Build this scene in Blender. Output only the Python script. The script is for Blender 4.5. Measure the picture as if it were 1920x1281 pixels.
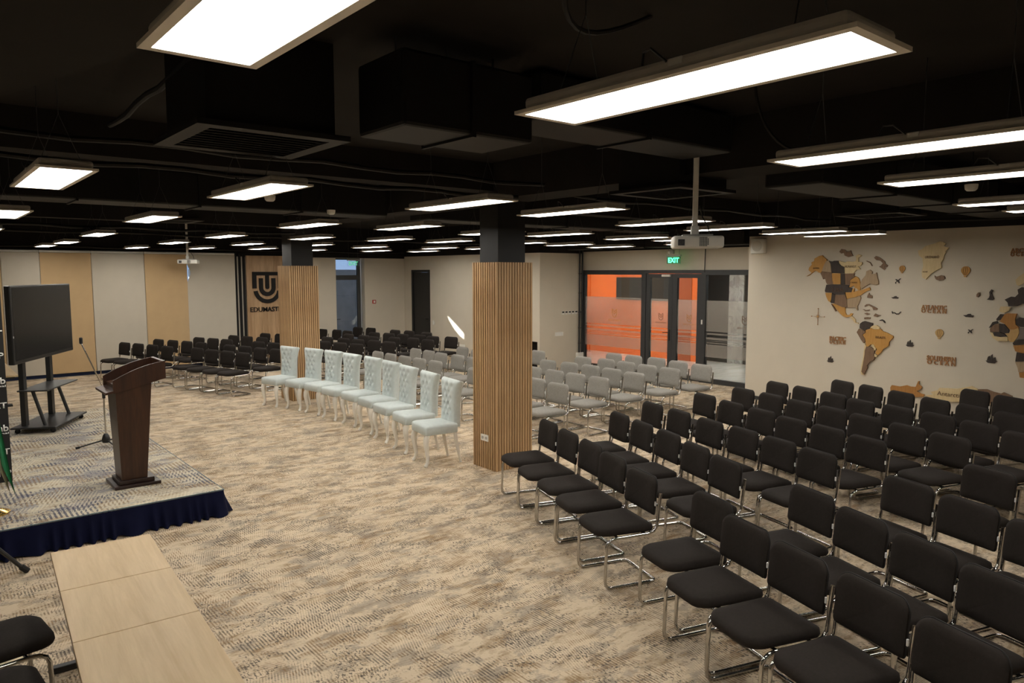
import bpy, bmesh, math, random
from mathutils import Vector, Matrix
random.seed(7)
S = bpy.context.scene
COL = S.collection
PI = math.pi
R = math.radians
for _o in list(bpy.data.objects):
    bpy.data.objects.remove(_o)

# ------------------------------------------------------------------ camera, sky, sun, exposure
cam_d = bpy.data.cameras.new('camera')
cam_d.sensor_width = 36.0
cam_d.lens = 1361.0 / 1920.0 * 36.0
cam_d.clip_start = 0.05
cam_d.clip_end = 200
cam = bpy.data.objects.new('camera', cam_d)
COL.objects.link(cam)
cam.location = (0, 0, 2.45)
cam.rotation_euler = (R(90 - 5.455), 0, R(50.266 - 90))
S.camera = cam

wd = bpy.data.worlds.new('sky')
S.world = wd
wd.use_nodes = True
wb = wd.node_tree.nodes['Background']
wb.inputs[0].default_value = (0.45, 0.63, 1.0, 1)
wb.inputs[1].default_value = 0.75

sun_d = bpy.data.lights.new('sun', 'SUN')
sun_d.energy = 30.0
sun_d.angle = R(0.35)
sun_d.color = (1.0, 0.98, 0.95)
sun = bpy.data.objects.new('sun', sun_d)
COL.objects.link(sun)
SUN_DIR = Vector((1.9, -3.0, -1.83))
sun.rotation_euler = SUN_DIR.to_track_quat('-Z', 'Y').to_euler()
sun.location = (0, 40, 20)

LED_STRENGTH = 21.5
LED_COLOR = (1.0, 0.95, 0.865)
S.view_settings.view_transform = 'Standard'
S.view_settings.look = 'None'
S.view_settings.exposure = 0.0
S.view_settings.gamma = 1.0
S.view_settings.use_curve_mapping = False

# ------------------------------------------------------------------ materials
def new_mat(name):
    m = bpy.data.materials.new(name)
    m.use_nodes = True
    nt = m.node_tree
    return m, nt, nt.nodes['Principled BSDF']
def lk(nt, a, b): nt.links.new(a, b)
def node(nt, t, **kw):
    n = nt.nodes.new(t)
    for k, v in kw.items(): setattr(n, k, v)
    return n
def math_n(nt, op, a, b=None, clamp=False):
    n = node(nt, 'ShaderNodeMath', operation=op, use_clamp=clamp)
    for i, v in enumerate((a, b)):
        if v is None: continue
        if isinstance(v, (int, float)): n.inputs[i].default_value = v
        else: lk(nt, v, n.inputs[i])
    return n.outputs[0]
def ramp(nt, fac, stops):
    n = node(nt, 'ShaderNodeValToRGB')
    e = n.color_ramp.elements
    while len(e) < len(stops): e.new(0.5)
    for el, (p, c) in zip(e, stops):
        el.position = p
        el.color = (c[0], c[1], c[2], 1) if not isinstance(c, (int, float)) else (c, c, c, 1)
    lk(nt, fac, n.inputs[0])
    return n.outputs[0]
def mixc(nt, fac, a, b, mode='MIX'):
    n = node(nt, 'ShaderNodeMix', data_type='RGBA', blend_type=mode)
    for s, v in ((n.inputs['Factor'], fac), (n.inputs[6], a), (n.inputs[7], b)):
        if isinstance(v, (int, float)): s.default_value = v
        elif isinstance(v, tuple): s.default_value = (v[0], v[1], v[2], 1)
        else: lk(nt, v, s)
    return n.outputs[2]
def coords(nt, scale=(1, 1, 1), rot=(0, 0, 0), kind='Object'):
    tc = node(nt, 'ShaderNodeTexCoord')
    mp = node(nt, 'ShaderNodeMapping')
    mp.inputs['Scale'].default_value = scale
    mp.inputs['Rotation'].default_value = rot
    lk(nt, tc.outputs[kind], mp.inputs[0])
    return mp.outputs[0]
def noise(nt, vec, scale, detail=3, rough=0.5, dist=0.0):
    n = node(nt, 'ShaderNodeTexNoise')
    n.inputs['Scale'].default_value = scale
    n.inputs['Detail'].default_value = detail
    n.inputs['Roughness'].default_value = rough
    n.inputs['Distortion'].default_value = dist
    lk(nt, vec, n.inputs['Vector'])
    return n.outputs[0]
def bump(nt, bs, h, strength=0.2, dist=0.002):
    b = node(nt, 'ShaderNodeBump')
    b.inputs['Strength'].default_value = strength
    b.inputs['Distance'].default_value = dist
    lk(nt, h, b.inputs['Height'])
    lk(nt, b.outputs[0], bs.inputs['Normal'])

def plain(name, col, rough=0.6, metal=0.0, var=0.06, nscale=9.0, bmp=0.0, spec=0.5, sheen=0.0):
    m, nt, b = new_mat(name)
    v = noise(nt, coords(nt), nscale, 3)
    c0 = tuple(max(0, c * (1 - var)) for c in col)
    c1 = tuple(min(1, c * (1 + var)) for c in col)
    lk(nt, ramp(nt, v, [(0.3, c0), (0.7, c1)]), b.inputs['Base Color'])
    b.inputs['Roughness'].default_value = rough
    b.inputs['Metallic'].default_value = metal
    b.inputs['Specular IOR Level'].default_value = spec
    if sheen: b.inputs['Sheen Weight'].default_value = sheen
    if bmp: bump(nt, b, noise(nt, coords(nt), 260, 2), bmp)
    return m
def wood(name, c0, c1, axis='Z', scale=1.0, rough=0.5, rnd=0.0, spec=0.4):
    m, nt, b = new_mat(name)
    sc = {'X': (0.35, 5, 5), 'Y': (5, 0.35, 5), 'Z': (5, 5, 0.35)}[axis]
    v = coords(nt, tuple(s * scale for s in sc))
    n1 = noise(nt, v, 2.2, 6, 0.62, 0.6)
    n2 = noise(nt, v, 14, 3, 0.6)
    f = math_n(nt, 'ADD', math_n(nt, 'MULTIPLY', n1, 0.7), math_n(nt, 'MULTIPLY', n2, 0.3))
    col = ramp(nt, f, [(0.34, c0), (0.62, c1)])
    if rnd:
        oi = node(nt, 'ShaderNodeObjectInfo')
        k = math_n(nt, 'ADD', math_n(nt, 'MULTIPLY', oi.outputs['Random'], rnd), 1 - rnd / 2)
        hs = node(nt, 'ShaderNodeHueSaturation')
        lk(nt, col, hs.inputs['Color']); lk(nt, k, hs.inputs['Value'])
        col = hs.outputs[0]
    lk(nt, col, b.inputs['Base Color'])
    b.inputs['Roughness'].default_value = rough
    b.inputs['Specular IOR Level'].default_value = spec
    bump(nt, b, f, 0.15, 0.002)
    return m
def emit(name, col, strength):
    m, nt, b = new_mat(name)
    b.inputs['Base Color'].default_value = (0.8, 0.8, 0.8, 1)
    b.inputs['Emission Color'].default_value = (*col, 1)
    b.inputs['Emission Strength'].default_value = strength
    return m
def glass(name, tint=(0.93, 0.96, 0.96), gloss=0.9):
    m = bpy.data.materials.new(name); m.use_nodes = True
    nt = m.node_tree; nt.nodes.clear()
    o = node(nt, 'ShaderNodeOutputMaterial'); mx = node(nt, 'ShaderNodeMixShader')
    t = node(nt, 'ShaderNodeBsdfTransparent'); t.inputs[0].default_value = (*tint, 1)
    g = node(nt, 'ShaderNodeBsdfGlossy'); g.inputs['Roughness'].default_value = 0.01
    fr = node(nt, 'ShaderNodeFresnel'); fr.inputs[0].default_value = 1.42
    lk(nt, math_n(nt, 'MULTIPLY', fr.outputs[0], gloss), mx.inputs[0])
    lk(nt, t.outputs[0], mx.inputs[1]); lk(nt, g.outputs[0], mx.inputs[2]); lk(nt, mx.outputs[0], o.inputs[0])
    return m
def frosted(name, col, thru):
    m = bpy.data.materials.new(name); m.use_nodes = True
    nt = m.node_tree; nt.nodes.clear()
    o = node(nt, 'ShaderNodeOutputMaterial'); mx = node(nt, 'ShaderNodeMixShader'); mx2 = node(nt, 'ShaderNodeMixShader')
    t = node(nt, 'ShaderNodeBsdfTransparent'); t.inputs[0].default_value = (0.95, 0.95, 0.95, 1)
    d = node(nt, 'ShaderNodeBsdfDiffuse'); tl = node(nt, 'ShaderNodeBsdfTranslucent')
    n = noise(nt, coords(nt), 30, 2)
    c = ramp(nt, n, [(0.3, tuple(x * 0.96 for x in col)), (0.7, col)])
    lk(nt, c, d.inputs[0]); lk(nt, c, tl.inputs[0])
    mx2.inputs[0].default_value = 0.5
    lk(nt, d.outputs[0], mx2.inputs[1]); lk(nt, tl.outputs[0], mx2.inputs[2])
    mx.inputs[0].default_value = thru
    lk(nt, mx2.outputs[0], mx.inputs[1]); lk(nt, t.outputs[0], mx.inputs[2]); lk(nt, mx.outputs[0], o.inputs[0])
    return m

def carpet(name, cream, tan, brown, grey, dash, stage=False):
    m, nt, b = new_mat(name)
    co = coords(nt)
    def mask(scale, sc, rot, lo, hi, detail=4, rough=0.6):
        return ramp(nt, noise(nt, coords(nt, scale, (0, 0, rot)), sc, detail, rough), [(lo, 0.0), (hi, 1.0)])
    mul = lambda a, c: math_n(nt, 'MULTIPLY', a, c)
    sx = node(nt, 'ShaderNodeSeparateXYZ'); lk(nt, co, sx.inputs[0])
    wob = noise(nt, coords(nt), 3.0, 2)
    def hatch(per, slant, amp, lo=0.5, hi=0.62):
        ph = math_n(nt, 'ADD', mul(math_n(nt, 'ADD', sx.outputs[0], mul(sx.outputs[1], slant)), 2 * PI / per), mul(wob, amp))
        return ramp(nt, math_n(nt, 'ADD', mul(math_n(nt, 'SINE', ph), 0.5), 0.5), [(lo, 0.0), (hi, 1.0)])
    per = 0.040 if stage else 0.022
    lines = hatch(per, 0.0, 1.6)
    cross = hatch(per * 0.9, 0.55, 2.0)
    part = lambda m_, h_, k: mul(m_, math_n(nt, 'ADD', mul(h_, 1 - k), k))
    # broad cream / tan drift, streaked along X
    n1 = noise(nt, coords(nt, (0.6, 1.5, 1)), 3.0, 9, 0.72, 0.2)
    col = ramp(nt, n1, [(0.33, brown), (0.40, tan), (0.46, cream), (0.55, cream), (0.61, tan), (0.70, brown)])
    # brown and grey patches, drawn by their hatch lines
    col = mixc(nt, mul(part(mask((0.5, 1.7, 1), 3.6, 0.06, 0.52, 0.60, 8, 0.72), lines, 0.42), 0.85), col, brown)
    col = mixc(nt, mul(part(mask((0.8, 1.5, 1), 2.4 if stage else 3.2, 0.5, 0.515, 0.57, 8, 0.70), cross, 0.45), 0.95 if stage else 0.85), col, grey)
    brk = ramp(nt, noise(nt, coords(nt, (1.6, 0.35 if stage else 0.6, 1)), 20, 2), [(0.22, 0.0), (0.36, 1.0)] if stage else [(0.36, 0.0), (0.48, 1.0)])
    h1 = mul(mul(lines, mask((1.0, 1.3, 1), 2.0 if stage else 3.1, 0.2, 0.50, 0.53, 5)), brk)
    col = mixc(nt, mul(h1, 0.75), col, mixc(nt, mask((1, 1, 1), 1.6, 0.0, 0.52 if stage else 0.46, 0.55, 2), brown, dash))
    h2 = mul(mul(cross, mask((1.2, 1.0, 1), 2.6, 1.3, 0.53, 0.56, 5)), brk)
    col = mixc(nt, mul(h2, 0.55), col, mixc(nt, mask((1, 1, 1), 1.9, 0.7, 0.44, 0.54, 2), brown, grey))
    h3 = mul(hatch(per * 0.85, -0.35, 2.0), mask((1.0, 1.0, 1), 2.3, 2.2, 0.53, 0.57, 5))
    col = mixc(nt, mul(h3, 0.6), col, tuple(min(1, c * 1.2) for c in cream))
    # dark broken dashes, mostly round the grey and brown patches
    dn = noise(nt, coords(nt, (1.7, 0.85, 1), (0, 0, 0.12)), 42, 2, 0.55)
    df = mul(ramp(nt, dn, [(0.545, 0.0), (0.585, 1.0)]), mask((0.75, 1.4, 1), 3.2, -0.15, 0.485, 0.55, 8, 0.70))
    col = mixc(nt, mul(df, 0.85), col, dash)
    lk(nt, col, b.inputs['Base Color'])
    b.inputs['Roughness'].default_value = 0.95
    b.inputs['Specular IOR Level'].default_value = 0.12
    bump(nt, b, noise(nt, co, 320, 2), 0.35, 0.003)
    return m

M = {}
M['carpet'] = carpet('carpet_beige', (0.64, 0.52, 0.375), (0.49, 0.38, 0.255), (0.27, 0.17, 0.09), (0.29, 0.245, 0.20), (0.10, 0.082, 0.072))
M['stage_carpet'] = carpet('carpet_blue', (0.60, 0.54, 0.42), (0.54, 0.45, 0.32), (0.30, 0.21, 0.13), (0.24, 0.235, 0.27), (0.045, 0.055, 0.11), True)
M['wall'] = plain('wall_paint', (0.60, 0.54, 0.44), 0.75, var=0.02, nscale=3, bmp=0.05, spec=0.25)
M['black_paint'] = plain('black_paint', (0.014, 0.0125, 0.012), 0.8, var=0.15, nscale=3, spec=0.2)
M['duct'] = plain('black_duct', (0.0080, 0.0074, 0.0070), 0.6, var=0.1, spec=0.3)
M['slab'] = plain('dark_slab', (0.021, 0.0185, 0.017), 0.9, var=0.15, nscale=2, spec=0.15)
M['shaft'] = plain('charcoal_paint', (0.020, 0.020, 0.0205), 0.6, var=0.06, spec=0.3)
M['oak_slat'] = wood('oak_slat', (0.38, 0.225, 0.105), (0.56, 0.37, 0.195), 'Z', 1.0, 0.5, rnd=0.22)
M['oak_back'] = wood('oak_backing', (0.13, 0.065, 0.025), (0.20, 0.105, 0.045), 'Z', 1.0, 0.6)
M['oak_panel'] = wood('oak_panel', (0.30, 0.175, 0.085), (0.50, 0.33, 0.185), 'Z', 0.75, 0.5)
M['desk'] = wood('light_oak', (0.50, 0.35, 0.185), (0.64, 0.475, 0.28), 'Y', 0.8, 0.42)
M['mahogany'] = wood('mahogany', (0.028, 0.010, 0.0045), (0.060, 0.022, 0.0095), 'Z', 1.2, 0.35, spec=0.5)
M['mahogany_dark'] = wood('mahogany_dark', (0.014, 0.007, 0.005), (0.03, 0.012, 0.008), 'Z', 1.2, 0.3, spec=0.5)
M['fabric_black'] = plain('black_fabric', (0.0215, 0.0168, 0.0142), 0.85, var=0.10, nscale=60, bmp=0.2, spec=0.2, sheen=0.0)
M['fabric_grey'] = plain('grey_fabric', (0.27, 0.255, 0.23), 0.9, var=0.10, nscale=60, bmp=0.25, spec=0.2)
M['piping'] = plain('black_piping', (0.012, 0.011, 0.010), 0.8, var=0.1)
M['piping_grey'] = plain('grey_piping', (0.30, 0.285, 0.26), 0.8, var=0.1)
M['chrome'] = plain('chrome', (0.56, 0.545, 0.52), 0.10, 1.0, var=0.03)
M['tag'] = plain('white_tag', (0.72, 0.71, 0.68), 0.6, var=0.03)
M['velvet'] = plain('pale_velvet', (0.575, 0.635, 0.625), 0.7, var=0.04, nscale=20, spec=0.25, sheen=0.25)
M['white_lacquer'] = plain('white_lacquer', (0.82, 0.78, 0.70), 0.3, var=0.02)
M['led'] = emit('led_diffuser', LED_COLOR, LED_STRENGTH)
M['fill_white'] = emit('corridor_fill', (1.0, 0.96, 0.9), 42.0)  # emitter for the added, unseen corridor lamps
M['led_frame'] = plain('led_frame', (0.78, 0.72, 0.62), 0.45, var=0.03)
M['led_body'] = plain('led_body', (0.62, 0.58, 0.52), 0.6, var=0.05)
M['wire'] = plain('steel_wire', (0.10, 0.10, 0.10), 0.4, 0.6)
M['white_plastic'] = plain('white_plastic', (0.76, 0.74, 0.68), 0.45, var=0.02)
M['grey_plastic'] = plain('grey_plastic', (0.40, 0.39, 0.36), 0.5, var=0.03)
M['speaker_cloth'] = plain('speaker_cloth', (0.60, 0.57, 0.50), 0.8, var=0.05, nscale=200)
M['black_plastic'] = plain('black_plastic', (0.012, 0.012, 0.012), 0.4, var=0.08)
M['black_metal'] = plain('black_metal', (0.016, 0.016, 0.016), 0.45, 0.0, var=0.08)
M['screen'] = plain('dark_screen', (0.018, 0.018, 0.018), 0.22, var=0.02, spec=0.5)
M['navy'] = plain('navy_cloth', (0.0045, 0.006, 0.026), 0.9, var=0.12, nscale=8, spec=0.15)
M['navy_trim'] = plain('navy_trim', (0.02, 0.035, 0.10), 0.8)
M['edge_binding'] = plain('edge_binding', (0.14, 0.19, 0.22), 0.8)
M['blind_beige'] = plain('blind_beige', (0.52, 0.47, 0.385), 0.85, var=0.02, nscale=4, spec=0.15)
M['blind_tan'] = plain('blind_tan', (0.52, 0.365, 0.20), 0.85, var=0.03, nscale=4, spec=0.15)
M['alu_dark'] = plain('anthracite_aluminium', (0.030, 0.031, 0.032), 0.45, var=0.05)
M['door_black'] = plain('black_door', (0.011, 0.011, 0.011), 0.5, var=0.05)
M['orange'] = plain('orange_paint', (0.86, 0.17, 0.025), 0.55, var=0.03, nscale=2)
M['orange_shade'] = plain('shaded_orange', (0.40, 0.08, 0.02), 0.6, var=0.03, nscale=2)  # wall orange darkened to stand for the shade of a recess
M['board'] = plain('charcoal_board', (0.012, 0.011, 0.010), 0.85, var=0.05)
M['glass'] = glass('clear_glass')
M['film'] = frosted('frosted_film', (0.74, 0.68, 0.60), 0.73)
M['concrete'] = plain('concrete', (0.26, 0.26, 0.26), 0.85, var=0.12, nscale=3)
M['red'] = plain('red_plastic', (0.45, 0.03, 0.025), 0.4)
M['green_led'] = emit('green_led', (0.02, 0.85, 0.32), 3.0)
M['green_dim'] = emit('green_led_dim', (0.03, 0.7, 0.35), 0.7)
M['green_panel'] = frosted('green_acrylic', (0.10, 0.62, 0.30), 0.6)
M['gold'] = plain('polished_brass', (0.80, 0.55, 0.16), 0.2, 1.0)
M['green_cloth'] = plain('green_satin', (0.012, 0.16, 0.06), 0.5, var=0.1)
M['olive_cloth'] = plain('olive_satin', (0.14, 0.13, 0.07), 0.55, var=0.1)
M['white_print'] = plain('white_print', (0.80, 0.80, 0.78), 0.7)
M['banner'] = plain('black_banner', (0.010, 0.010, 0.011), 0.6)
M['rubber'] = plain('rubber', (0.010, 0.010, 0.010), 0.8)
for k, c0, c1 in (('amber', (0.42, 0.205, 0.045), (0.54, 0.29, 0.075)), ('rust', (0.33, 0.145, 0.035), (0.44, 0.21, 0.055)), ('honey', (0.46, 0.28, 0.10), (0.58, 0.38, 0.15)),
                  ('dark', (0.030, 0.022, 0.018), (0.055, 0.040, 0.032)), ('brown', (0.15, 0.088, 0.05), (0.23, 0.14, 0.083)),
                  ('tan', (0.32, 0.225, 0.135), (0.43, 0.315, 0.195)), ('cream', (0.58, 0.44, 0.23), (0.70, 0.56, 0.32)), ('grey', (0.17, 0.135, 0.11), (0.24, 0.19, 0.155))):
    M['m_' + k] = wood('map_' + k, c0, c1, 'Z', 6.0, 0.6)
M['m_letter'] = wood('map_letter', (0.32, 0.15, 0.055), (0.42, 0.21, 0.085), 'Z', 6.0, 0.6)
M['engrave'] = plain('engraved_burn', (0.10, 0.05, 0.025), 0.8)

def marble():
    m, nt, b = new_mat('grey_marble')
    n = noise(nt, coords(nt, (1, 1, 1)), 1.6, 7, 0.65, 1.4)
    lk(nt, ramp(nt, n, [(0.38, (0.30, 0.29, 0.27)), (0.5, (0.46, 0.45, 0.42)), (0.58, (0.24, 0.235, 0.225)), (0.66, (0.46, 0.45, 0.42))]), b.inputs['Base Color'])
    b.inputs['Roughness'].default_value = 0.3
    return m
M['marble'] = marble()
def tilefloor():
    m, nt, b = new_mat('pale_marble_tile')
    n = noise(nt, coords(nt, (0.6, 2, 1), (0, 0, 0.6)), 1.3, 6, 0.6, 1.0)
    lk(nt, ramp(nt, n, [(0.35, (0.55, 0.53, 0.48)), (0.6, (0.72, 0.70, 0.64))]), b.inputs['Base Color'])
    b.inputs['Roughness'].default_value = 0.07
    b.inputs['Specular IOR Level'].default_value = 0.9
    return m
M['tile'] = tilefloor()

# ------------------------------------------------------------------ mesh helpers
class MB:
    def __init__(self): self.bm = bmesh.new()
    def face(self, vs):
        try: return self.bm.faces.new(vs)
        except ValueError: return None
    def hexa(self, P):
        v = [self.bm.verts.new(p) for p in P]
        for f in ((3, 2, 1, 0), (4, 5, 6, 7), (0, 1, 5, 4), (1, 2, 6, 5), (2, 3, 7, 6), (3, 0, 4, 7)): self.face([v[i] for i in f])
        return self
    def box(self, c, s, rz=0.0, M4=None):
        hx, hy, hz = s[0] / 2, s[1] / 2, s[2] / 2
        P = [Vector(p) for p in ((-hx, -hy, -hz), (hx, -hy, -hz), (hx, hy, -hz), (-hx, hy, -hz), (-hx, -hy, hz), (hx, -hy, hz), (hx, hy, hz), (-hx, hy, hz))]
        if rz: P = [Matrix.Rotation(rz, 3, 'Z') @ p for p in P]
        if M4 is not None: P = [M4 @ p for p in P]
        return self.hexa([p + Vector(c) for p in P])
    def span(self, a, b):
        return self.box([(a[i] + b[i]) / 2 for i in range(3)], [abs(b[i] - a[i]) for i in range(3)])
    def rbox(self, c, s, r=0.01, seg=2, M4=None):
        t = bmesh.new(); bmesh.ops.create_cube(t, size=1.0)
        for v in t.verts: v.co = Vector((v.co.x * s[0], v.co.y * s[1], v.co.z * s[2]))
        bmesh.ops.bevel(t, geom=list(t.edges), offset=r, segments=seg, profile=0.5, affect='EDGES')
        mp = {}
        for v in t.verts:
            p = v.co.copy()
            if M4 is not None: p = M4 @ p
            mp[v] = self.bm.verts.new(p + Vector(c))
        for f in t.faces: self.face([mp[v] for v in f.verts])
        t.free(); return self
    def tube(self, pts, r, n=8, closed=False, caps=True):
        P = [Vector(p) for p in pts]; k = len(P)
        rad = list(r) if isinstance(r, (list, tuple)) else [r] * k
        T = []
        for i in range(k):
            a = P[(i - 1) % k] if (closed or i > 0) else P[i]
            b = P[(i + 1) % k] if (closed or i < k - 1) else P[i]
            T.append((b - a).normalized())
        up = Vector((0, 0, 1)) if abs(T[0].z) < 0.9 else Vector((1, 0, 0))
        u = T[0].cross(up).normalized(); rings = []
        for i in range(k):
            u = (u - T[i] * u.dot(T[i])).normalized(); w = T[i].cross(u)
            rings.append([self.bm.verts.new(P[i] + (u * math.cos(2 * PI * j / n) + w * math.sin(2 * PI * j / n)) * rad[i]) for j in range(n)])
        for i in range(k if closed else k - 1):
            A, B = rings[i], rings[(i + 1) % k]
            for j in range(n): self.face([A[j], A[(j + 1) % n], B[(j + 1) % n], B[j]])
        if caps and not closed:
            self.face(rings[0][::-1]); self.face(rings[-1])
        return self
    def prism(self, pts, fn, w0, w1):
        a = [self.bm.verts.new(fn(p[0], p[1], w0)) for p in pts]
        b = [self.bm.verts.new(fn(p[0], p[1], w1)) for p in pts]
        self.face(a[::-1]); self.face(b)
        n = len(pts)
        for i in range(n): self.face([a[i], a[(i + 1) % n], b[(i + 1) % n], b[i]])
        return self
    def pad(self, outline, rings, fn, cap0=True, cap1=True):
        # stacked rings of one outline: rings = [(inset, w)], closed at both ends by a fan
        cx = sum(p[0] for p in outline) / len(outline); cy = sum(p[1] for p in outline) / len(outline)
        rm = min(max(abs(p[0] - cx) for p in outline), max(abs(p[1] - cy) for p in outline))
        L = []
        for ins, w in rings:
            s = 1 - ins / rm
            L.append([self.bm.verts.new(fn(cx + (p[0] - cx) * s, cy + (p[1] - cy) * s, w)) for p in outline])
        n = len(outline)
        for A, B in zip(L, L[1:]):
            for i in range(n): self.face([A[i], A[(i + 1) % n], B[(i + 1) % n], B[i]])
        c0 = self.bm.verts.new(fn(cx, cy, rings[0][1])); c1 = self.bm.verts.new(fn(cx, cy, rings[-1][1]))
        for i in range(n):
            self.face([L[0][(i + 1) % n], L[0][i], c0]); self.face([L[-1][i], L[-1][(i + 1) % n], c1])
        return self
    def lathe(self, prof, c=(0, 0, 0), n=16):
        L = [[self.bm.verts.new((c[0] + r * math.cos(2 * PI * j / n), c[1] + r * math.sin(2 * PI * j / n), c[2] + z)) for j in range(n)] for r, z in prof]
        for A, B in zip(L, L[1:]):
            for j in range(n): self.face([A[j], A[(j + 1) % n], B[(j + 1) % n], B[j]])
        self.face(L[0][::-1]); self.face(L[-1])
        return self
    def grid(self, nu, nv, fn):
        V = [[self.bm.verts.new(fn(i / nu, j / nv)) for i in range(nu + 1)] for j in range(nv + 1)]
        for j in range(nv):
            for i in range(nu): self.face([V[j][i], V[j][i + 1], V[j + 1][i + 1], V[j + 1][i]])
        return self
    def obj(self, name, m, parent=None, smooth=None, loc=None, rz=0.0):
        bmesh.ops.recalc_face_normals(self.bm, faces=list(self.bm.faces))
        me = bpy.data.meshes.new(name); self.bm.to_mesh(me); self.bm.free()
        me.materials.append(m)
        if smooth:
            for p in me.polygons: p.use_smooth = True
            me.set_sharp_from_angle(angle=R(smooth))
        o = bpy.data.objects.new(name, me); COL.objects.link(o)
        if parent: o.parent = parent
        if loc: o.location = loc
        if rz: o.rotation_euler = (0, 0, rz)
        return o

def tag(o, label=None, cat=None, group=None, kind=None):
    if label: o['label'] = label
    if cat: o['category'] = cat
    if group: o['group'] = group
    if kind: o['kind'] = kind
    return o
def thing(name, label, cat, loc=(0, 0, 0), rz=0.0, group=None):
    o = bpy.data.objects.new(name, None); COL.objects.link(o)
    o.empty_display_size = 0.1
    o.location = loc; o.rotation_euler = (0, 0, rz)
    return tag(o, label, cat, group)
KIDS = {}
def kids(o):
    return [c for c in bpy.data.objects if c.parent == o]
def dup(o, loc, rz, label=None, group=None):
    if o.name not in KIDS: KIDS[o.name] = [(c, kids(c)) for c in kids(o)]
    r = o.copy(); COL.objects.link(r); r.location = loc; r.rotation_euler = (0, 0, rz)
    if label: r['label'] = label
    if group: r['group'] = group
    for c, gs in KIDS[o.name]:
        d = c.copy(); COL.objects.link(d); d.parent = r
        for g in gs:
            e = g.copy(); COL.objects.link(e); e.parent = d
    return r
def struct(o):
    o['kind'] = 'structure'; return o
def text_mesh(s, w, h, depth, bold=0.0):
    cu = bpy.data.curves.new('lettering', 'FONT'); cu.body = s; cu.size = 1.0; cu.extrude = 0.0; cu.offset = bold
    cu.resolution_u = 3
    to = bpy.data.objects.new('lettering', cu); COL.objects.link(to)
    dg = bpy.context.evaluated_depsgraph_get(); dg.update()
    me = bpy.data.meshes.new_from_object(to.evaluated_get(dg))
    bpy.data.objects.remove(to); bpy.data.curves.remove(cu)
    xs = [v.co.x for v in me.vertices]; ys = [v.co.y for v in me.vertices]
    x0, x1, y0, y1 = min(xs), max(xs), min(ys), max(ys)
    bm = bmesh.new(); bm.from_mesh(me); bpy.data.meshes.remove(me)
    for v in bm.verts: v.co = Vector(((v.co.x - x0) / (x1 - x0) * w, (v.co.y - y0) / (y1 - y0) * h, 0))
    ex = bmesh.ops.extrude_face_region(bm, geom=list(bm.faces))
    for v in [g for g in ex['geom'] if isinstance(g, bmesh.types.BMVert)]: v.co.z += depth
    return bm
def text_obj(name, s, w, h, depth, m, fn, parent=None, bold=0.0):
    mb = MB(); mb.bm.free(); mb.bm = text_mesh(s, w, h, depth, bold)
    for v in mb.bm.verts: v.co = fn(*v.co)
    return mb.obj(name, m, parent)
def letters_obj(s, w, h, depth, m, fn, parent, bold=0.0):
    # one object per letter
    bm = text_mesh(s, w, h, depth, bold)
    seen = set()
    for v0 in list(bm.verts):
        if v0 in seen: continue
        isl, st_ = [], [v0]; seen.add(v0)
        while st_:
            v = st_.pop(); isl.append(v)
            for e in v.link_edges:
                q = e.other_vert(v)
                if q not in seen: seen.add(q); st_.append(q)
        mb = MB(); mp = {v: mb.bm.verts.new(fn(*v.co)) for v in isl}
        fs = set(f for v in isl for f in v.link_faces)
        for f in fs: mb.face([mp[v] for v in f.verts])
        mb.obj('letter', m, parent)
    bm.free()
ORD = ['first', 'second', 'third', 'fourth', 'fifth', 'sixth', 'seventh', 'eighth', 'ninth', 'tenth', 'eleventh', 'twelfth']

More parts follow.
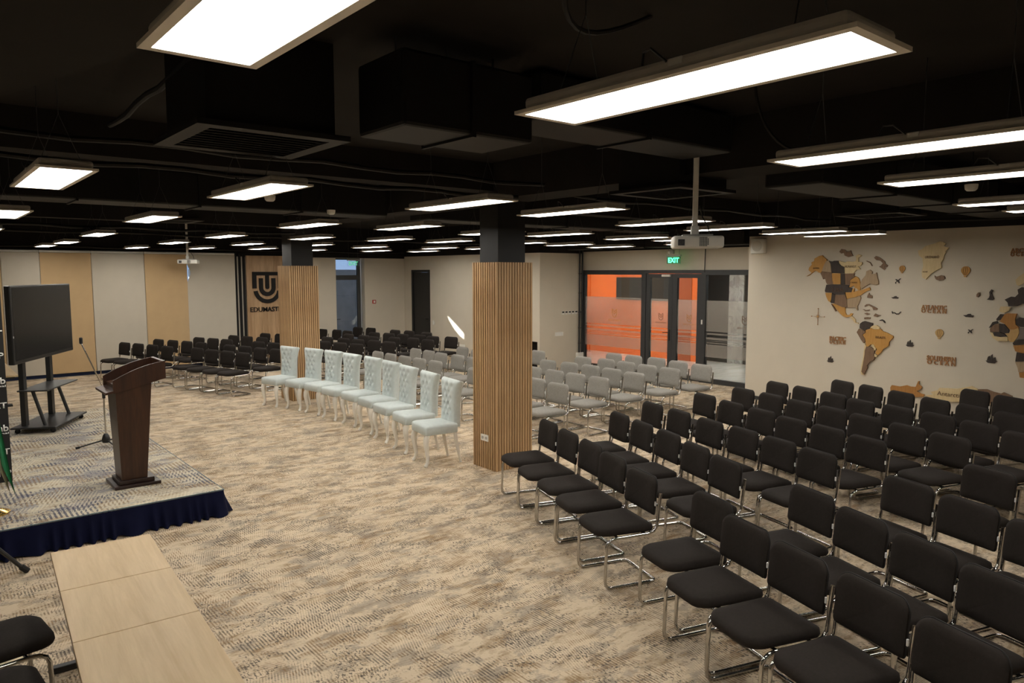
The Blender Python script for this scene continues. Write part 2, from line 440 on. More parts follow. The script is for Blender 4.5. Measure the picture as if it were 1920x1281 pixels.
# ------------------------------------------------------------------ surveyed positions (metres)
MAP = {
 'north_america': [
  ('amber', [(6.704, 2.377), (6.657, 2.395), (6.548, 2.476), (6.501, 2.462), (6.482, 2.445), (6.445, 2.436), (6.419, 2.471), (6.344, 2.651), (6.336, 2.668), (6.402, 2.717), (6.426, 2.748), (6.485, 2.736), (6.567, 2.693), (6.574, 2.649), (6.624, 2.623), (6.613, 2.583), (6.663, 2.53), (6.67, 2.485), (6.612, 2.44), (6.639, 2.418)]),
  ('tan', [(6.344, 2.651), (6.299, 2.65), (6.266, 2.597), (6.246, 2.445), (6.419, 2.467), (6.395, 2.546)]),
  ('dark', [(6.294, 2.643), (6.236, 2.636), (6.201, 2.649), (6.13, 2.648), (6.11, 2.596), (6.073, 2.561), (6.02, 2.539), (6.015, 2.432), (6.236, 2.44), (6.255, 2.554)]),
  ('cream', [(6.125, 2.646), (6.059, 2.63), (6.006, 2.616), (5.972, 2.638), (5.885, 2.628), (5.834, 2.636), (5.819, 2.678), (5.838, 2.725), (5.793, 2.754), (5.733, 2.732), (5.786, 2.695), (5.783, 2.627), (5.723, 2.618), (5.722, 2.584), (5.75, 2.555), (5.788, 2.551), (5.743, 2.5), (5.811, 2.492), (5.859, 2.43), (6.009, 2.43), (6.018, 2.539), (6.071, 2.563), (6.108, 2.598)]),
  ('brown', [(6.445, 2.433), (6.419, 2.465), (6.245, 2.442), (6.232, 2.344), (6.203, 2.24), (6.318, 2.239), (6.338, 2.274), (6.359, 2.344), (6.394, 2.326)]),
  ('amber', [(6.233, 2.43), (6.081, 2.43), (6.072, 2.242), (6.199, 2.24), (6.225, 2.345)]),
  ('dark', [(6.078, 2.428), (6.013, 2.428), (5.995, 2.236), (6.068, 2.235)]),
  ('brown', [(6.008, 2.426), (5.838, 2.43), (5.853, 2.394), (5.827, 2.379), (5.912, 2.314), (5.912, 2.237), (5.991, 2.236)]),
  ('amber', [(5.911, 2.311), (5.818, 2.379), (5.775, 2.356), (5.752, 2.314), (5.741, 2.263), (5.729, 2.146), (5.761, 2.141), (5.797, 2.177), (5.831, 2.185), (5.841, 2.223), (5.909, 2.192), (5.933, 2.192), (5.911, 2.235)]),
  ('tan', [(5.71, 2.322), (5.646, 2.399), (5.641, 2.466), (5.584, 2.491), (5.542, 2.458), (5.548, 2.424), (5.491, 2.424), (5.475, 2.445), (5.459, 2.366), (5.436, 2.3), (5.434, 2.25), (5.474, 2.237), (5.573, 2.256), (5.646, 2.213), (5.711, 2.162), (5.728, 2.204), (5.731, 2.263)]),
  ('dark', [(6.327, 2.228), (6.201, 2.234), (5.993, 2.232), (5.923, 2.225), (5.935, 2.19), (5.873, 2.174), (5.879, 2.109), (5.992, 2.102), (5.987, 2.063), (6.166, 2.059), (6.221, 2.093), (6.339, 2.099), (6.349, 2.124)]),
  ('amber', [(5.985, 2.101), (5.877, 2.107), (5.865, 2.167), (5.832, 2.175), (5.837, 2.117), (5.761, 2.138), (5.727, 2.138), (5.579, 2.198), (5.561, 2.156), (5.618, 2.134), (5.666, 2.103), (5.723, 2.059), (5.815, 2.023), (5.95, 1.992)]),
  ('amber', [(6.343, 2.087), (6.223, 2.087), (6.232, 1.977), (6.25, 1.924), (6.287, 1.949), (6.327, 2.027)]),
  ('dark', [(6.219, 2.087), (6.168, 2.056), (6.166, 1.909), (6.23, 1.911), (6.224, 1.977)]),
  ('brown', [(6.16, 2.056), (5.987, 2.06), (5.954, 1.989), (5.943, 1.847), (6.015, 1.844), (6.167, 1.9)]),
  ('tan', [(5.95, 1.988), (5.815, 2.019), (5.731, 2.051), (5.717, 2.009), (5.743, 1.931), (5.766, 1.871), (5.758, 1.803), (5.784, 1.81), (5.799, 1.852), (5.876, 1.841), (5.939, 1.847)]),
  ('amber', [(6.21, 1.896), (6.16, 1.903), (5.981, 1.844), (5.977, 1.763), (5.953, 1.716), (5.899, 1.713), (5.879, 1.746), (5.841, 1.742), (5.855, 1.704), (5.9, 1.684), (5.951, 1.672), (6.007, 1.686), (6.064, 1.733), (6.11, 1.785), (6.157, 1.838)]),
  ('brown', [(6.227, 1.896), (6.211, 1.891), (6.132, 1.779), (6.143, 1.767)]),
  ('cream', [(5.896, 1.688), (5.844, 1.694), (5.794, 1.648), (5.786, 1.595), (5.743, 1.589), (5.734, 1.584), (5.743, 1.575), (5.796, 1.583), (5.836, 1.635)]),
 ],
 'south_america': [
  ('dark', [(5.711, 1.577), (5.67, 1.611), (5.634, 1.624), (5.576, 1.611), (5.497, 1.594), (5.498, 1.557), (5.541, 1.525), (5.541, 1.499), (5.601, 1.488), (5.621, 1.457), (5.718, 1.502)]),
  ('cream', [(5.493, 1.555), (5.429, 1.566), (5.376, 1.527), (5.38, 1.503), (5.475, 1.497), (5.53, 1.524)]),
  ('brown', [(5.757, 1.425), (5.723, 1.491), (5.623, 1.454), (5.611, 1.431), (5.662, 1.39), (5.617, 1.327), (5.609, 1.274), (5.633, 1.251), (5.677, 1.301), (5.729, 1.383)]),
  ('amber', [(5.609, 1.474), (5.537, 1.495), (5.533, 1.52), (5.477, 1.493), (5.38, 1.499), (5.355, 1.502), (5.333, 1.472), (5.251, 1.446), (5.16, 1.4), (5.158, 1.37), (5.215, 1.303), (5.221, 1.23), (5.309, 1.171), (5.337, 1.116), (5.385, 1.066), (5.43, 1.087), (5.41, 1.162), (5.443, 1.202), (5.507, 1.237), (5.546, 1.197), (5.588, 1.194), (5.602, 1.275), (5.613, 1.327), (5.656, 1.388), (5.607, 1.427)]),
  ('cream', [(5.616, 1.242), (5.588, 1.196), (5.608, 1.125), (5.61, 1.05), (5.629, 0.93), (5.635, 0.8), (5.649, 0.756), (5.619, 0.716), (5.587, 0.707), (5.65, 0.704), (5.665, 0.744), (5.655, 0.874), (5.634, 0.994), (5.624, 1.134)]),
  ('brown', [(5.583, 1.189), (5.515, 1.194), (5.464, 1.158), (5.444, 1.128), (5.457, 1.063), (5.434, 1.012), (5.453, 0.973), (5.514, 0.941), (5.558, 0.873), (5.55, 0.831), (5.588, 0.741), (5.598, 0.718), (5.645, 0.756), (5.633, 0.844), (5.616, 0.942), (5.606, 1.05), (5.604, 1.125)]),
  ('cream', [(5.504, 1.232), (5.46, 1.238), (5.448, 1.196), (5.423, 1.18), (5.427, 1.14), (5.453, 1.138), (5.46, 1.169)]),
  ('cream', [(5.448, 1.083), (5.397, 1.062), (5.404, 1.031), (5.445, 1.032)]),
 ],
 'greenland': [
  ('cream', [(4.844, 2.796), (4.785, 2.814), (4.742, 2.861), (4.672, 2.883), (4.619, 2.896), (4.532, 2.931), (4.479, 2.92), (4.443, 2.891), (4.467, 2.858), (4.511, 2.864), (4.397, 2.828), (4.446, 2.777), (4.436, 2.758), (4.46, 2.711), (4.466, 2.655), (4.498, 2.598), (4.485, 2.522), (4.562, 2.474), (4.631, 2.426), (4.69, 2.359), (4.702, 2.334), (4.763, 2.368), (4.772, 2.465), (4.754, 2.543), (4.769, 2.669), (4.812, 2.703), (4.831, 2.728)]),
 ],
 'africa': [
  ('dark', [(3.699, 1.752), (3.65, 1.829), (3.598, 1.825), (3.596, 1.782), (3.647, 1.739), (3.687, 1.731)]),
  ('dark', [(3.784, 1.617), (3.74, 1.707), (3.687, 1.726), (3.669, 1.694), (3.727, 1.672), (3.758, 1.628)]),
  ('rust', [(3.594, 1.826), (3.565, 1.845), (3.439, 1.845), (3.456, 1.771), (3.446, 1.686), (3.399, 1.642), (3.458, 1.614), (3.518, 1.608), (3.586, 1.69), (3.652, 1.721), (3.642, 1.737)]),
  ('brown', [(3.773, 1.605), (3.727, 1.667), (3.655, 1.689), (3.648, 1.565), (3.765, 1.561)]),
  ('dark', [(3.65, 1.687), (3.588, 1.681), (3.522, 1.595), (3.53, 1.554), (3.58, 1.544), (3.644, 1.563)]),
  ('dark', [(3.724, 1.551), (3.646, 1.56), (3.58, 1.539), (3.548, 1.503), (3.631, 1.491), (3.708, 1.509)]),
  ('cream', [(3.77, 1.555), (3.728, 1.545), (3.707, 1.496), (3.609, 1.488), (3.538, 1.499), (3.534, 1.434), (3.66, 1.425), (3.727, 1.47)]),
  ('honey', [(3.568, 1.543), (3.517, 1.556), (3.508, 1.606), (3.407, 1.636), (3.395, 1.566), (3.419, 1.491), (3.458, 1.427), (3.499, 1.424), (3.531, 1.459), (3.534, 1.508)]),
  ('dark', [(3.453, 1.759), (3.405, 1.791), (3.291, 1.779), (3.284, 1.649), (3.387, 1.655), (3.444, 1.688)]),
  ('grey', [(3.394, 1.637), (3.284, 1.646), (3.275, 1.491), (3.406, 1.47), (3.39, 1.567)]),
  ('dark', [(3.467, 1.414), (3.407, 1.465), (3.275, 1.487), (3.271, 1.419), (3.372, 1.393), (3.455, 1.38)]),
  ('rust', [(3.46, 1.375), (3.372, 1.388), (3.271, 1.414), (3.263, 1.274), (3.355, 1.272), (3.429, 1.294), (3.448, 1.342)]),
  ('dark', [(3.412, 1.274), (3.344, 1.267), (3.262, 1.271), (3.256, 1.159), (3.421, 1.143)]),
  ('tan', [(3.42, 1.137), (3.256, 1.154), (3.247, 1.007), (3.37, 0.991), (3.384, 1.052)]),
  ('rust', [(3.365, 0.986), (3.247, 1.002), (3.242, 0.907), (3.35, 0.913)]),
 ],
 'europe': [
  ('cream', [(3.486, 2.339), (3.45, 2.384), (3.4, 2.428), (3.357, 2.464), (3.334, 2.464), (3.327, 2.341), (3.391, 2.282), (3.443, 2.251), (3.47, 2.268)]),
  ('dark', [(3.603, 2.047), (3.526, 2.092), (3.474, 2.087), (3.435, 2.137), (3.449, 2.197), (3.399, 2.234), (3.317, 2.224), (3.304, 1.995), (3.386, 1.993), (3.446, 1.96), (3.55, 1.95), (3.564, 2.005)]),
  ('cream', [(3.664, 1.885), (3.651, 1.942), (3.582, 1.947), (3.518, 1.933), (3.546, 1.883), (3.598, 1.853), (3.651, 1.86)]),
 ],
 'antarctica': [
  ('rust', [(5.164, 0.542), (5.144, 0.582), (5.017, 0.575), (4.908, 0.61), (4.852, 0.595), (4.771, 0.598), (4.738, 0.696), (4.719, 0.698), (4.726, 0.647), (4.677, 0.609), (4.689, 0.571), (4.754, 0.534), (4.685, 0.499), (4.631, 0.492), (4.649, 0.453), (4.898, 0.413), (5.151, 0.424)]),
  ('cream', [(4.624, 0.478), (4.5, 0.509), (4.542, 0.547), (4.439, 0.588), (4.416, 0.627), (4.163, 0.644), (3.969, 0.709), (3.885, 0.672), (3.874, 0.467), (4.239, 0.43), (4.498, 0.452)]),
  ('brown', [(3.88, 0.672), (3.765, 0.687), (3.669, 0.658), (3.576, 0.643), (3.543, 0.667), (3.427, 0.623), (3.421, 0.517), (3.869, 0.454)]),
 ],
 'isl': [
  ('brown', [(6.128, 2.803), (6.094, 2.85), (6.028, 2.835), (6.023, 2.809), (5.97, 2.8), (5.928, 2.82), (5.913, 2.773), (5.885, 2.73), (5.966, 2.71), (6.033, 2.737), (6.048, 2.784), (6.091, 2.772)]),
  ('brown', [(5.666, 2.638), (5.649, 2.642), (5.59, 2.616), (5.554, 2.558), (5.567, 2.554), (5.593, 2.6)]),
  ('brown', [(5.532, 2.691), (5.504, 2.719), (5.455, 2.702), (5.421, 2.681), (5.355, 2.63), (5.345, 2.589), (5.303, 2.56), (5.322, 2.531), (5.351, 2.548), (5.337, 2.507), (5.356, 2.486), (5.406, 2.519), (5.443, 2.54), (5.408, 2.565), (5.385, 2.598), (5.428, 2.64), (5.493, 2.653)]),
  ('brown', [(5.617, 2.02), (5.61, 2.062), (5.587, 2.105), (5.573, 2.072), (5.531, 2.056), (5.529, 2.014)]),
  ('brown', [(5.656, 1.878), (5.621, 1.911), (5.579, 1.912), (5.495, 1.873), (5.437, 1.844), (5.446, 1.822), (5.503, 1.82), (5.525, 1.861), (5.589, 1.893), (5.645, 1.867)]),
  ('brown', [(5.68, 1.824), (5.627, 1.81), (5.565, 1.823), (5.574, 1.801), (5.636, 1.794)]),
  ('brown', [(5.655, 1.75), (5.614, 1.765), (5.551, 1.746), (5.602, 1.729)]),
  ('brown', [(5.652, 1.681), (5.611, 1.691), (5.543, 1.687), (5.552, 1.665), (5.646, 1.653)]),
  ('brown', [(5.498, 1.715), (5.469, 1.758), (5.427, 1.739), (5.371, 1.737), (5.416, 1.719), (5.436, 1.702)]),
  ('dark', [(5.397, 1.652), (5.353, 1.667), (5.311, 1.641), (5.299, 1.61), (5.314, 1.607), (5.341, 1.644), (5.392, 1.639)]),
  ('brown', [(4.585, 2.398), (4.557, 2.379), (4.488, 2.403), (4.443, 2.389), (4.428, 2.355), (4.457, 2.327), (4.51, 2.317), (4.559, 2.335), (4.579, 2.369)]),
  ('dark', [(3.814, 2.153), (3.789, 2.194), (3.766, 2.179), (3.786, 2.141), (3.767, 2.098), (3.748, 2.055), (3.769, 2.036), (3.84, 2.04), (3.814, 2.066), (3.806, 2.104)]),
  ('brown', [(3.983, 2.112), (3.962, 2.144), (3.94, 2.144), (3.938, 2.1), (3.958, 2.072), (3.981, 2.077)]),
 ],
}
BALLOON_AT = [(5.077, 2.498), (4.15, 2.462), (4.47, 1.482)]
PLANE_AT = [(5.134, 2.309), (4.036, 1.551)]
BOAT_AT = [(5.169, 2.035), (4.075, 1.787)]
SERP_AT = [(5.134, 1.778)]
SAIL_AT = [(6.21, 0.914), (4.9, 1.297), (3.733, 1.151)]
COMPASS_AT = [(6.471, 1.661)]
MAP_TEXT = {'PACIFIC': (6.24, 1.324, 5.95, 1.253), 'OCEAN1': (6.238, 1.267, 5.957, 1.192), 'ATLANTIC': (4.756, 1.927, 4.385, 1.856), 'OCEAN2': (4.753, 1.863, 4.386, 1.803), 'SOUTHERN': (4.634, 1.126, 4.216, 1.052), 'OCEAN3': (4.626, 1.056, 4.216, 0.988), 'ARCTIC': (3.577, 2.797, 3.29, 2.729), 'OCEAN4': (3.574, 2.739, 3.287, 2.679), 'USA': (6.211, 2.176, 6.01, 2.114), 'GREENLAND': (4.729, 2.708, 4.521, 2.669), 'NUUK': (4.749, 2.467, 4.677, 2.446), 'BRAZIL': (5.434, 1.383, 5.263, 1.347), 'Antarctica': (4.441, 0.575, 4.036, 0.509), 'CANADA': (5.892, 2.286, 5.782, 2.26), 'NUNAVUT': (6.007, 2.565, 5.812, 2.527), 'ALASKA': (6.582, 2.531, 6.463, 2.507)}
CHAIRS = [
  ('right', 1, 0, 5.049, 5.794, -288.0),
  ('right', 1, 1, 4.864, 5.298, -288.2),
  ('right', 1, 2, 4.7, 4.82, -288.2),
  ('right', 1, 3, 4.499, 4.351, -287.4),
  ('right', 1, 4, 4.282, 3.838, -288.0),
  ('right', 1, 5, 4.16, 3.078, -287.5),
  ('right', 1, 6, 3.87, 2.622, -287.9),
  ('right', 1, 7, 3.681, 2.153, -287.9),
  ('right', 1, 8, 3.539, 1.667, -287.7),
  ('right', 1, 9, 3.326, 1.178, -287.4),
  ('right', 2, 0, 5.984, 5.609, -290.0),
  ('right', 2, 1, 5.804, 5.125, -290.4),
  ('right', 2, 2, 5.644, 4.646, -290.5),
  ('right', 2, 3, 5.396, 4.128, -290.8),
  ('right', 2, 4, 5.163, 3.649, -290.7),
  ('right', 2, 5, 4.869, 2.706, -290.2),
  ('right', 2, 6, 4.615, 2.229, -291.2),
  ('right', 2, 7, 4.411, 1.758, -290.7),
  ('right', 2, 8, 4.181, 1.299, -290.6),
  ('right', 3, 0, 6.794, 5.785, -287.5),
  ('right', 3, 1, 6.652, 5.274, -287.7),
  ('right', 3, 2, 6.472, 4.719, -286.8),
  ('right', 3, 3, 6.356, 4.229, -287.5),
  ('right', 3, 4, 6.213, 3.743, -287.1),
  ('right', 3, 5, 6.04, 3.266, -287.3),
  ('right', 3, 6, 5.673, 2.343, -287.7),
  ('right', 3, 7, 5.474, 1.857, -287.4),
  ('right', 3, 8, 5.243, 1.362, -287.3),
  ('right', 4, 0, 7.838, 5.756, -286.2),
  ('right', 4, 1, 7.616, 5.209, -286.6),
  ('right', 4, 2, 7.46, 4.691, -286.0),
  ('right', 4, 3, 7.251, 4.199, -286.3),
  ('right', 4, 4, 7.116, 3.713, -286.6),
  ('right', 4, 5, 6.931, 3.224, -286.5),
  ('right', 4, 6, 6.56, 2.061, -287.1),
  ('right', 5, 0, 8.657, 5.704, -286.5),
  ('right', 5, 1, 8.539, 5.208, -286.7),
  ('right', 5, 2, 8.347, 4.695, -287.2),
  ('right', 5, 3, 8.208, 4.209, -287.0),
  ('right', 5, 4, 8.028, 3.737, -287.3),
  ('right', 5, 5, 7.846, 3.219, -287.8),
  ('right', 5, 6, 7.668, 2.747, -288.2),
  ('right', 6, 0, 9.556, 5.716, -288.4),
  ('right', 6, 1, 9.428, 5.229, -289.2),
  ('right', 6, 2, 9.248, 4.72, -288.6),
  ('right', 6, 3, 9.019, 4.256, -289.9),
  ('right', 6, 4, 8.901, 3.756, -289.5),
  ('right', 6, 5, 8.758, 3.252, -289.4),
  ('right', 6, 6, 8.577, 2.778, -288.9),
  ('right', 6, 7, 8.318, 2.303, -289.3),
  ('right', 7, 0, 10.431, 5.181, -292.4),
  ('right', 7, 1, 10.28, 4.699, -292.8),
  ('right', 7, 2, 10.06, 4.199, -293.5),
  ('right', 7, 3, 9.82, 3.684, -292.7),
  ('right', 7, 4, 9.651, 3.21, -293.2),
  ('right', 7, 5, 9.461, 2.743, -293.5),
  ('right', 8, 0, 10.974, 3.603, -293.0),
  ('right', 8, 1, 10.732, 3.132, -293.5),
  ('grey', 1, 0, 7.1, 13.124, -270.9),
  ('grey', 1, 1, 7.097, 12.613, -271.2),
  ('grey', 1, 2, 7.099, 12.083, -270.3),
  ('grey', 1, 3, 7.116, 11.58, -270.9),
  ('grey', 1, 4, 7.129, 11.058, -270.3),
  ('grey', 1, 5, 7.084, 9.77, -270.8),
  ('grey', 1, 6, 7.095, 8.247, -270.5),
  ('grey', 1, 7, 6.99, 7.644, -270.8),
  ('grey', 2, 0, 7.998, 13.111, -272.2),
  ('grey', 2, 1, 7.997, 12.604, -271.7),
  ('grey', 2, 2, 7.942, 12.073, -271.0),
  ('grey', 2, 3, 7.993, 11.566, -270.8),
  ('grey', 2, 4, 8.014, 11.063, -271.4),
  ('grey', 2, 5, 7.948, 9.286, -270.3),
  ('grey', 2, 6, 7.939, 8.736, -271.4),
  ('grey', 2, 7, 7.932, 8.231, -271.4),
  ('grey', 2, 8, 7.919, 7.707, -271.2),
  ('grey', 3, 0, 8.928, 12.705, -271.8),
  ('grey', 3, 1, 8.894, 12.123, -271.9),
  ('grey', 3, 2, 8.787, 9.821, -272.2),
  ('grey', 3, 3, 8.842, 9.312, -271.5),
  ('grey', 3, 4, 8.867, 8.809, -272.4),
  ('grey', 3, 5, 8.815, 8.267, -272.2),
  ('grey', 3, 6, 8.743, 7.706, -271.9),
  ('grey', 4, 0, 9.721, 11.145, -272.3),
  ('grey', 4, 1, 9.665, 9.782, -272.0),
  ('grey', 4, 2, 9.745, 9.263, -273.4),
  ('grey', 4, 3, 9.708, 8.741, -273.7),
  ('grey', 4, 4, 9.655, 8.204, -273.7),
  ('grey', 4, 5, 9.625, 7.687, -272.7),
  ('grey', 5, 0, 10.547, 9.798, -274.3),
  ('grey', 5, 1, 10.551, 9.288, -273.4),
  ('grey', 5, 2, 10.615, 8.778, -273.2),
  ('grey', 5, 3, 10.503, 8.19, -274.3),
  ('grey', 5, 4, 10.438, 7.632, -273.4),
  ('left', 1, 0, 3.561, 18.478, -252.2),
  ('left', 1, 1, 3.739, 18.006, -252.6),
  ('left', 1, 2, 3.917, 17.505, -252.7),
  ('left', 1, 3, 4.086, 16.962, -253.4),
  ('left', 1, 4, 4.48, 16.151, -253.8),
  ('left', 1, 5, 4.615, 15.626, -253.4),
  ('left', 1, 6, 4.767, 15.113, -253.2),
  ('left', 1, 7, 4.914, 14.632, -253.8),
  ('left', 2, 0, 4.375, 18.851, -253.4),
  ('left', 2, 1, 4.572, 18.377, -254.2),
  ('left', 2, 2, 4.758, 17.905, -254.3),
  ('left', 2, 3, 4.925, 17.38, -255.1),
  ('left', 2, 4, 5.23, 16.361, -255.0),
  ('left', 2, 5, 5.404, 15.887, -255.4),
  ('left', 2, 6, 5.533, 15.329, -255.4),
  ('left', 2, 7, 5.697, 14.85, -255.4),
  ('left', 3, 0, 5.284, 18.741, -251.6),
  ('left', 3, 1, 5.478, 18.276, -252.2),
  ('left', 3, 2, 5.641, 17.776, -251.6),
  ('left', 3, 3, 6.023, 16.735, -252.4),
  ('left', 3, 4, 6.204, 16.231, -251.7),
  ('left', 4, 0, 6.149, 18.791, -254.0),
  ('left', 4, 1, 6.312, 18.276, -254.3),
  ('left', 4, 2, 6.51, 17.806, -253.9),
  ('left', 4, 3, 7.249, 15.872, -253.4),
  ('left', 4, 4, 7.38, 15.301, -254.4),
  ('left', 4, 5, 7.543, 14.809, -254.4),
  ('left', 5, 0, 7.018, 18.927, -255.9),
  ('left', 5, 1, 7.237, 18.462, -256.4),
  ('left', 5, 2, 7.803, 16.86, -257.4),
  ('left', 5, 3, 7.963, 16.298, -257.7),
  ('left', 5, 4, 8.093, 15.795, -257.7),
  ('left', 5, 5, 8.273, 15.318, -257.7),
  ('left', 5, 6, 8.36, 14.785, -257.7),
  ('left', 6, 0, 8.808, 19.286, -261.4),
  ('left', 6, 1, 9.009, 18.807, -262.2),
  ('left', 6, 2, 9.079, 18.304, -261.4),
  ('left', 6, 3, 8.614, 17.322, -262.2),
  ('left', 6, 4, 8.741, 16.739, -261.5),
  ('left', 6, 5, 8.734, 16.237, -263.4),
  ('left', 6, 6, 9.071, 15.77, -262.8),
  ('left', 6, 7, 9.33, 15.297, -263.3),
  ('left', 6, 8, 9.35, 14.676, -263.4),
  ('left', 7, 0, 9.396, 17.346, -258.0),
  ('left', 7, 1, 9.564, 16.864, -257.5),
  ('left', 7, 2, 9.705, 16.38, -258.5),
  ('left', 7, 3, 9.92, 15.91, -258.5),
  ('left', 7, 4, 9.955, 15.352, -258.5),
  ('left', 7, 5, 10.201, 14.889, -258.5),
  ('left', 8, 0, 9.933, 19.313, -260.0),
  ('left', 8, 1, 10.098, 18.829, -260.3),
  ('left', 8, 2, 10.249, 17.716, -261.4),
  ('left', 8, 3, 10.398, 17.214, -261.7),
  ('left', 8, 4, 10.477, 16.463, -262.0),
]
WHITE = [(5.187, 12.979, -256), (5.376, 12.366, -259), (5.48, 11.789, -262), (5.507, 11.168, -266), (5.534, 10.498, -269), (5.483, 9.847, -272), (5.384, 9.195, -275), (5.275, 8.464, -278), (5.134, 7.736, -279)]
LIGHTS = [(1.825, 1.404), (3.502, 1.435), (4.862, 1.492), (6.826, 1.748), (7.86, 1.699), (0.619, 1.414), (0.698, 5.152), (1.905, 5.067), (3.565, 4.99), (4.788, 4.912), (6.661, 5.323), (8.149, 5.455), (9.704, 5.289), (10.876, 5.284), (7.504, 7.945), (9.199, 10.766), (10.437, 10.739), (11.983, 11.028), (9.243, 7.934), (10.336, 7.804), (11.93, 8.794), (4.859, 7.888), (6.434, 11.048), (8.014, 14.618), (9.52, 17.026), (7.635, 10.98), (9.549, 14.131), (10.693, 16.593), (6.462, 8.249), (10.521, 13.689), (3.738, 8.326), (5.149, 11.363), (3.862, 11.662), (5.275, 14.621), (6.54, 17.123), (5.31, 17.664), (6.515, 14.172), (7.999, 17.616), (2.015, 8.37), (2.226, 12.293), (2.346, 15.919), (2.31, 18.3), (4.064, 18.248), (3.948, 14.825), (0.78, 8.527), (0.857, 11.944)]

# ------------------------------------------------------------------ room shell
ZC = 3.75
struct(MB().span((-3.2, -3.2, -0.12), (13.62, 20.1, 0)).obj('floor', M['carpet']))
struct(MB().span((13.62, 4.8, -0.12), (18.4, 18.4, 0.0)).obj('floor_corridor', M['tile']))
struct(MB().span((-3.2, -3.2, ZC), (18.4, 20.1, ZC + 0.15)).obj('ceiling', M['slab']))
mb = MB()
YB = 19.8
for a, b in (((-3.2, YB, 0), (5.2, YB + 0.3, ZC)), ((5.2, YB, 0), (6.2, YB + 0.3, 0.9)), ((5.2, YB, 2.75), (6.2, YB + 0.3, ZC)), ((6.2, YB, 0), (9.72, YB + 0.3, ZC)),
             ((9.72, YB, 2.86), (10.66, YB + 0.3, ZC)), ((10.66, YB, 0), (12.4, YB + 0.3, ZC))): mb.span(a, b)
struct(mb.obj('wall_back', M['wall']))
mb = MB()
for a, b in (((12.05, 13.42, 0.71), (12.4, 14.2, ZC)), ((12.05, 13.42, 0), (12.4, 13.50, 0.71)), ((12.05, 14.2, 0), (12.4, 18.34, ZC)), ((12.05, 18.34, 2.52), (12.4, 19.35, ZC)), ((12.05, 19.35, 0), (12.4, YB, ZC))): mb.span(a, b)
struct(mb.obj('wall_right', M['wall']))
struct(MB().span((12.38, 13.73, 0), (12.44, 14.25, 0.75)).obj('wall_niche', M['black_paint']))
struct(MB().span((12.4, 13.42, 0), (13.62, 13.72, ZC)).span((13.55, 13.72, 0), (13.62, 18.2, ZC)).obj('wall_alcove', M['wall']))
struct(MB().span((12.5, -3.2, 0), (13.85, 7.9, ZC)).obj('wall_map', M['wall']))
struct(MB().span((13.55, 7.9, 2.5), (13.85, 13.42, ZC)).obj('wall_header', M['wall']))
struct(MB().span((-3.2, -3.2, 0), (-3.0, YB, ZC)).obj('wall_left', M['wall']))
struct(MB().span((-3.0, -3.2, 0), (12.5, -3.0, ZC)).obj('wall_front', M['wall']))
# black painted zone above the wall paint
for i, (a, b) in enumerate((((-3, YB - 0.012, 2.87), (12.05, YB, ZC)), ((12.038, 13.42, 2.93), (12.05, YB, ZC)), ((12.05, 13.408, 2.93), (13.55, 13.42, ZC)), ((13.538, 7.9, 2.975), (13.55, 13.40, ZC)), ((12.488, -3, 3.13), (12.5, 7.9, ZC))), 1):
    struct(MB().span(a, b).obj('trim_%d' % i, M['black_paint']))
struct(MB().span((-3, YB - 0.03, 0), (6.74, YB, 0.11)).obj('baseboard_back', M['navy_trim']))
struct(MB().span((12.485, -3, 0), (12.5, 7.9, 0.07)).obj('baseboard_map', M['alu_dark']))
struct(MB().span((12.035, 14.2, 0), (12.05, 18.34, 0.07)).obj('baseboard_right', M['alu_dark']))

# corridor behind the glass wall
struct(MB().span((16.5, 11.94, 0), (16.75, 18.2, 3.0)).obj('wall_corridor_orange', M['orange']))
struct(MB().span((16.485, 12.15, 0), (16.5, 12.72, 2.6)).obj('trim_6', M['orange_shade']))  # shade of a recess, put in as a darker orange strip
mb = MB()
for k in range(3): mb.span((17.0, 10.87 + k * 0.15, 0), (17.2, 11.02 + k * 0.15 - 0.004, 3.0))
struct(mb.obj('wall_corridor_marble', M['marble']))
mb = MB().span((17.0, 11.33, 0), (17.2, 12.2, 3.0)).span((17.05, 4.8, 0), (17.2, 10.87, 3.0))
struct(mb.obj('wall_corridor_dark', M['board']))
struct(MB().span((13.85, 18.0, 0), (16.5, 18.2, 3.0)).obj('wall_corridor_end', M['orange']))
struct(MB().span((13.85, 4.8, 0), (17.05, 5.0, 3.0)).obj('wall_corridor_near', M['wall']))
struct(MB().span((13.85, 4.8, 2.95), (17.2, 18.2, 3.0)).obj('ceiling_corridor', M['white_plastic']))
tag(MB().rbox((16.47, 13.8, 1.97), (0.05, 2.14, 0.66), 0.01).obj('wall_board', M['board']), 'charcoal grey board on the orange corridor wall behind the glass', 'board')

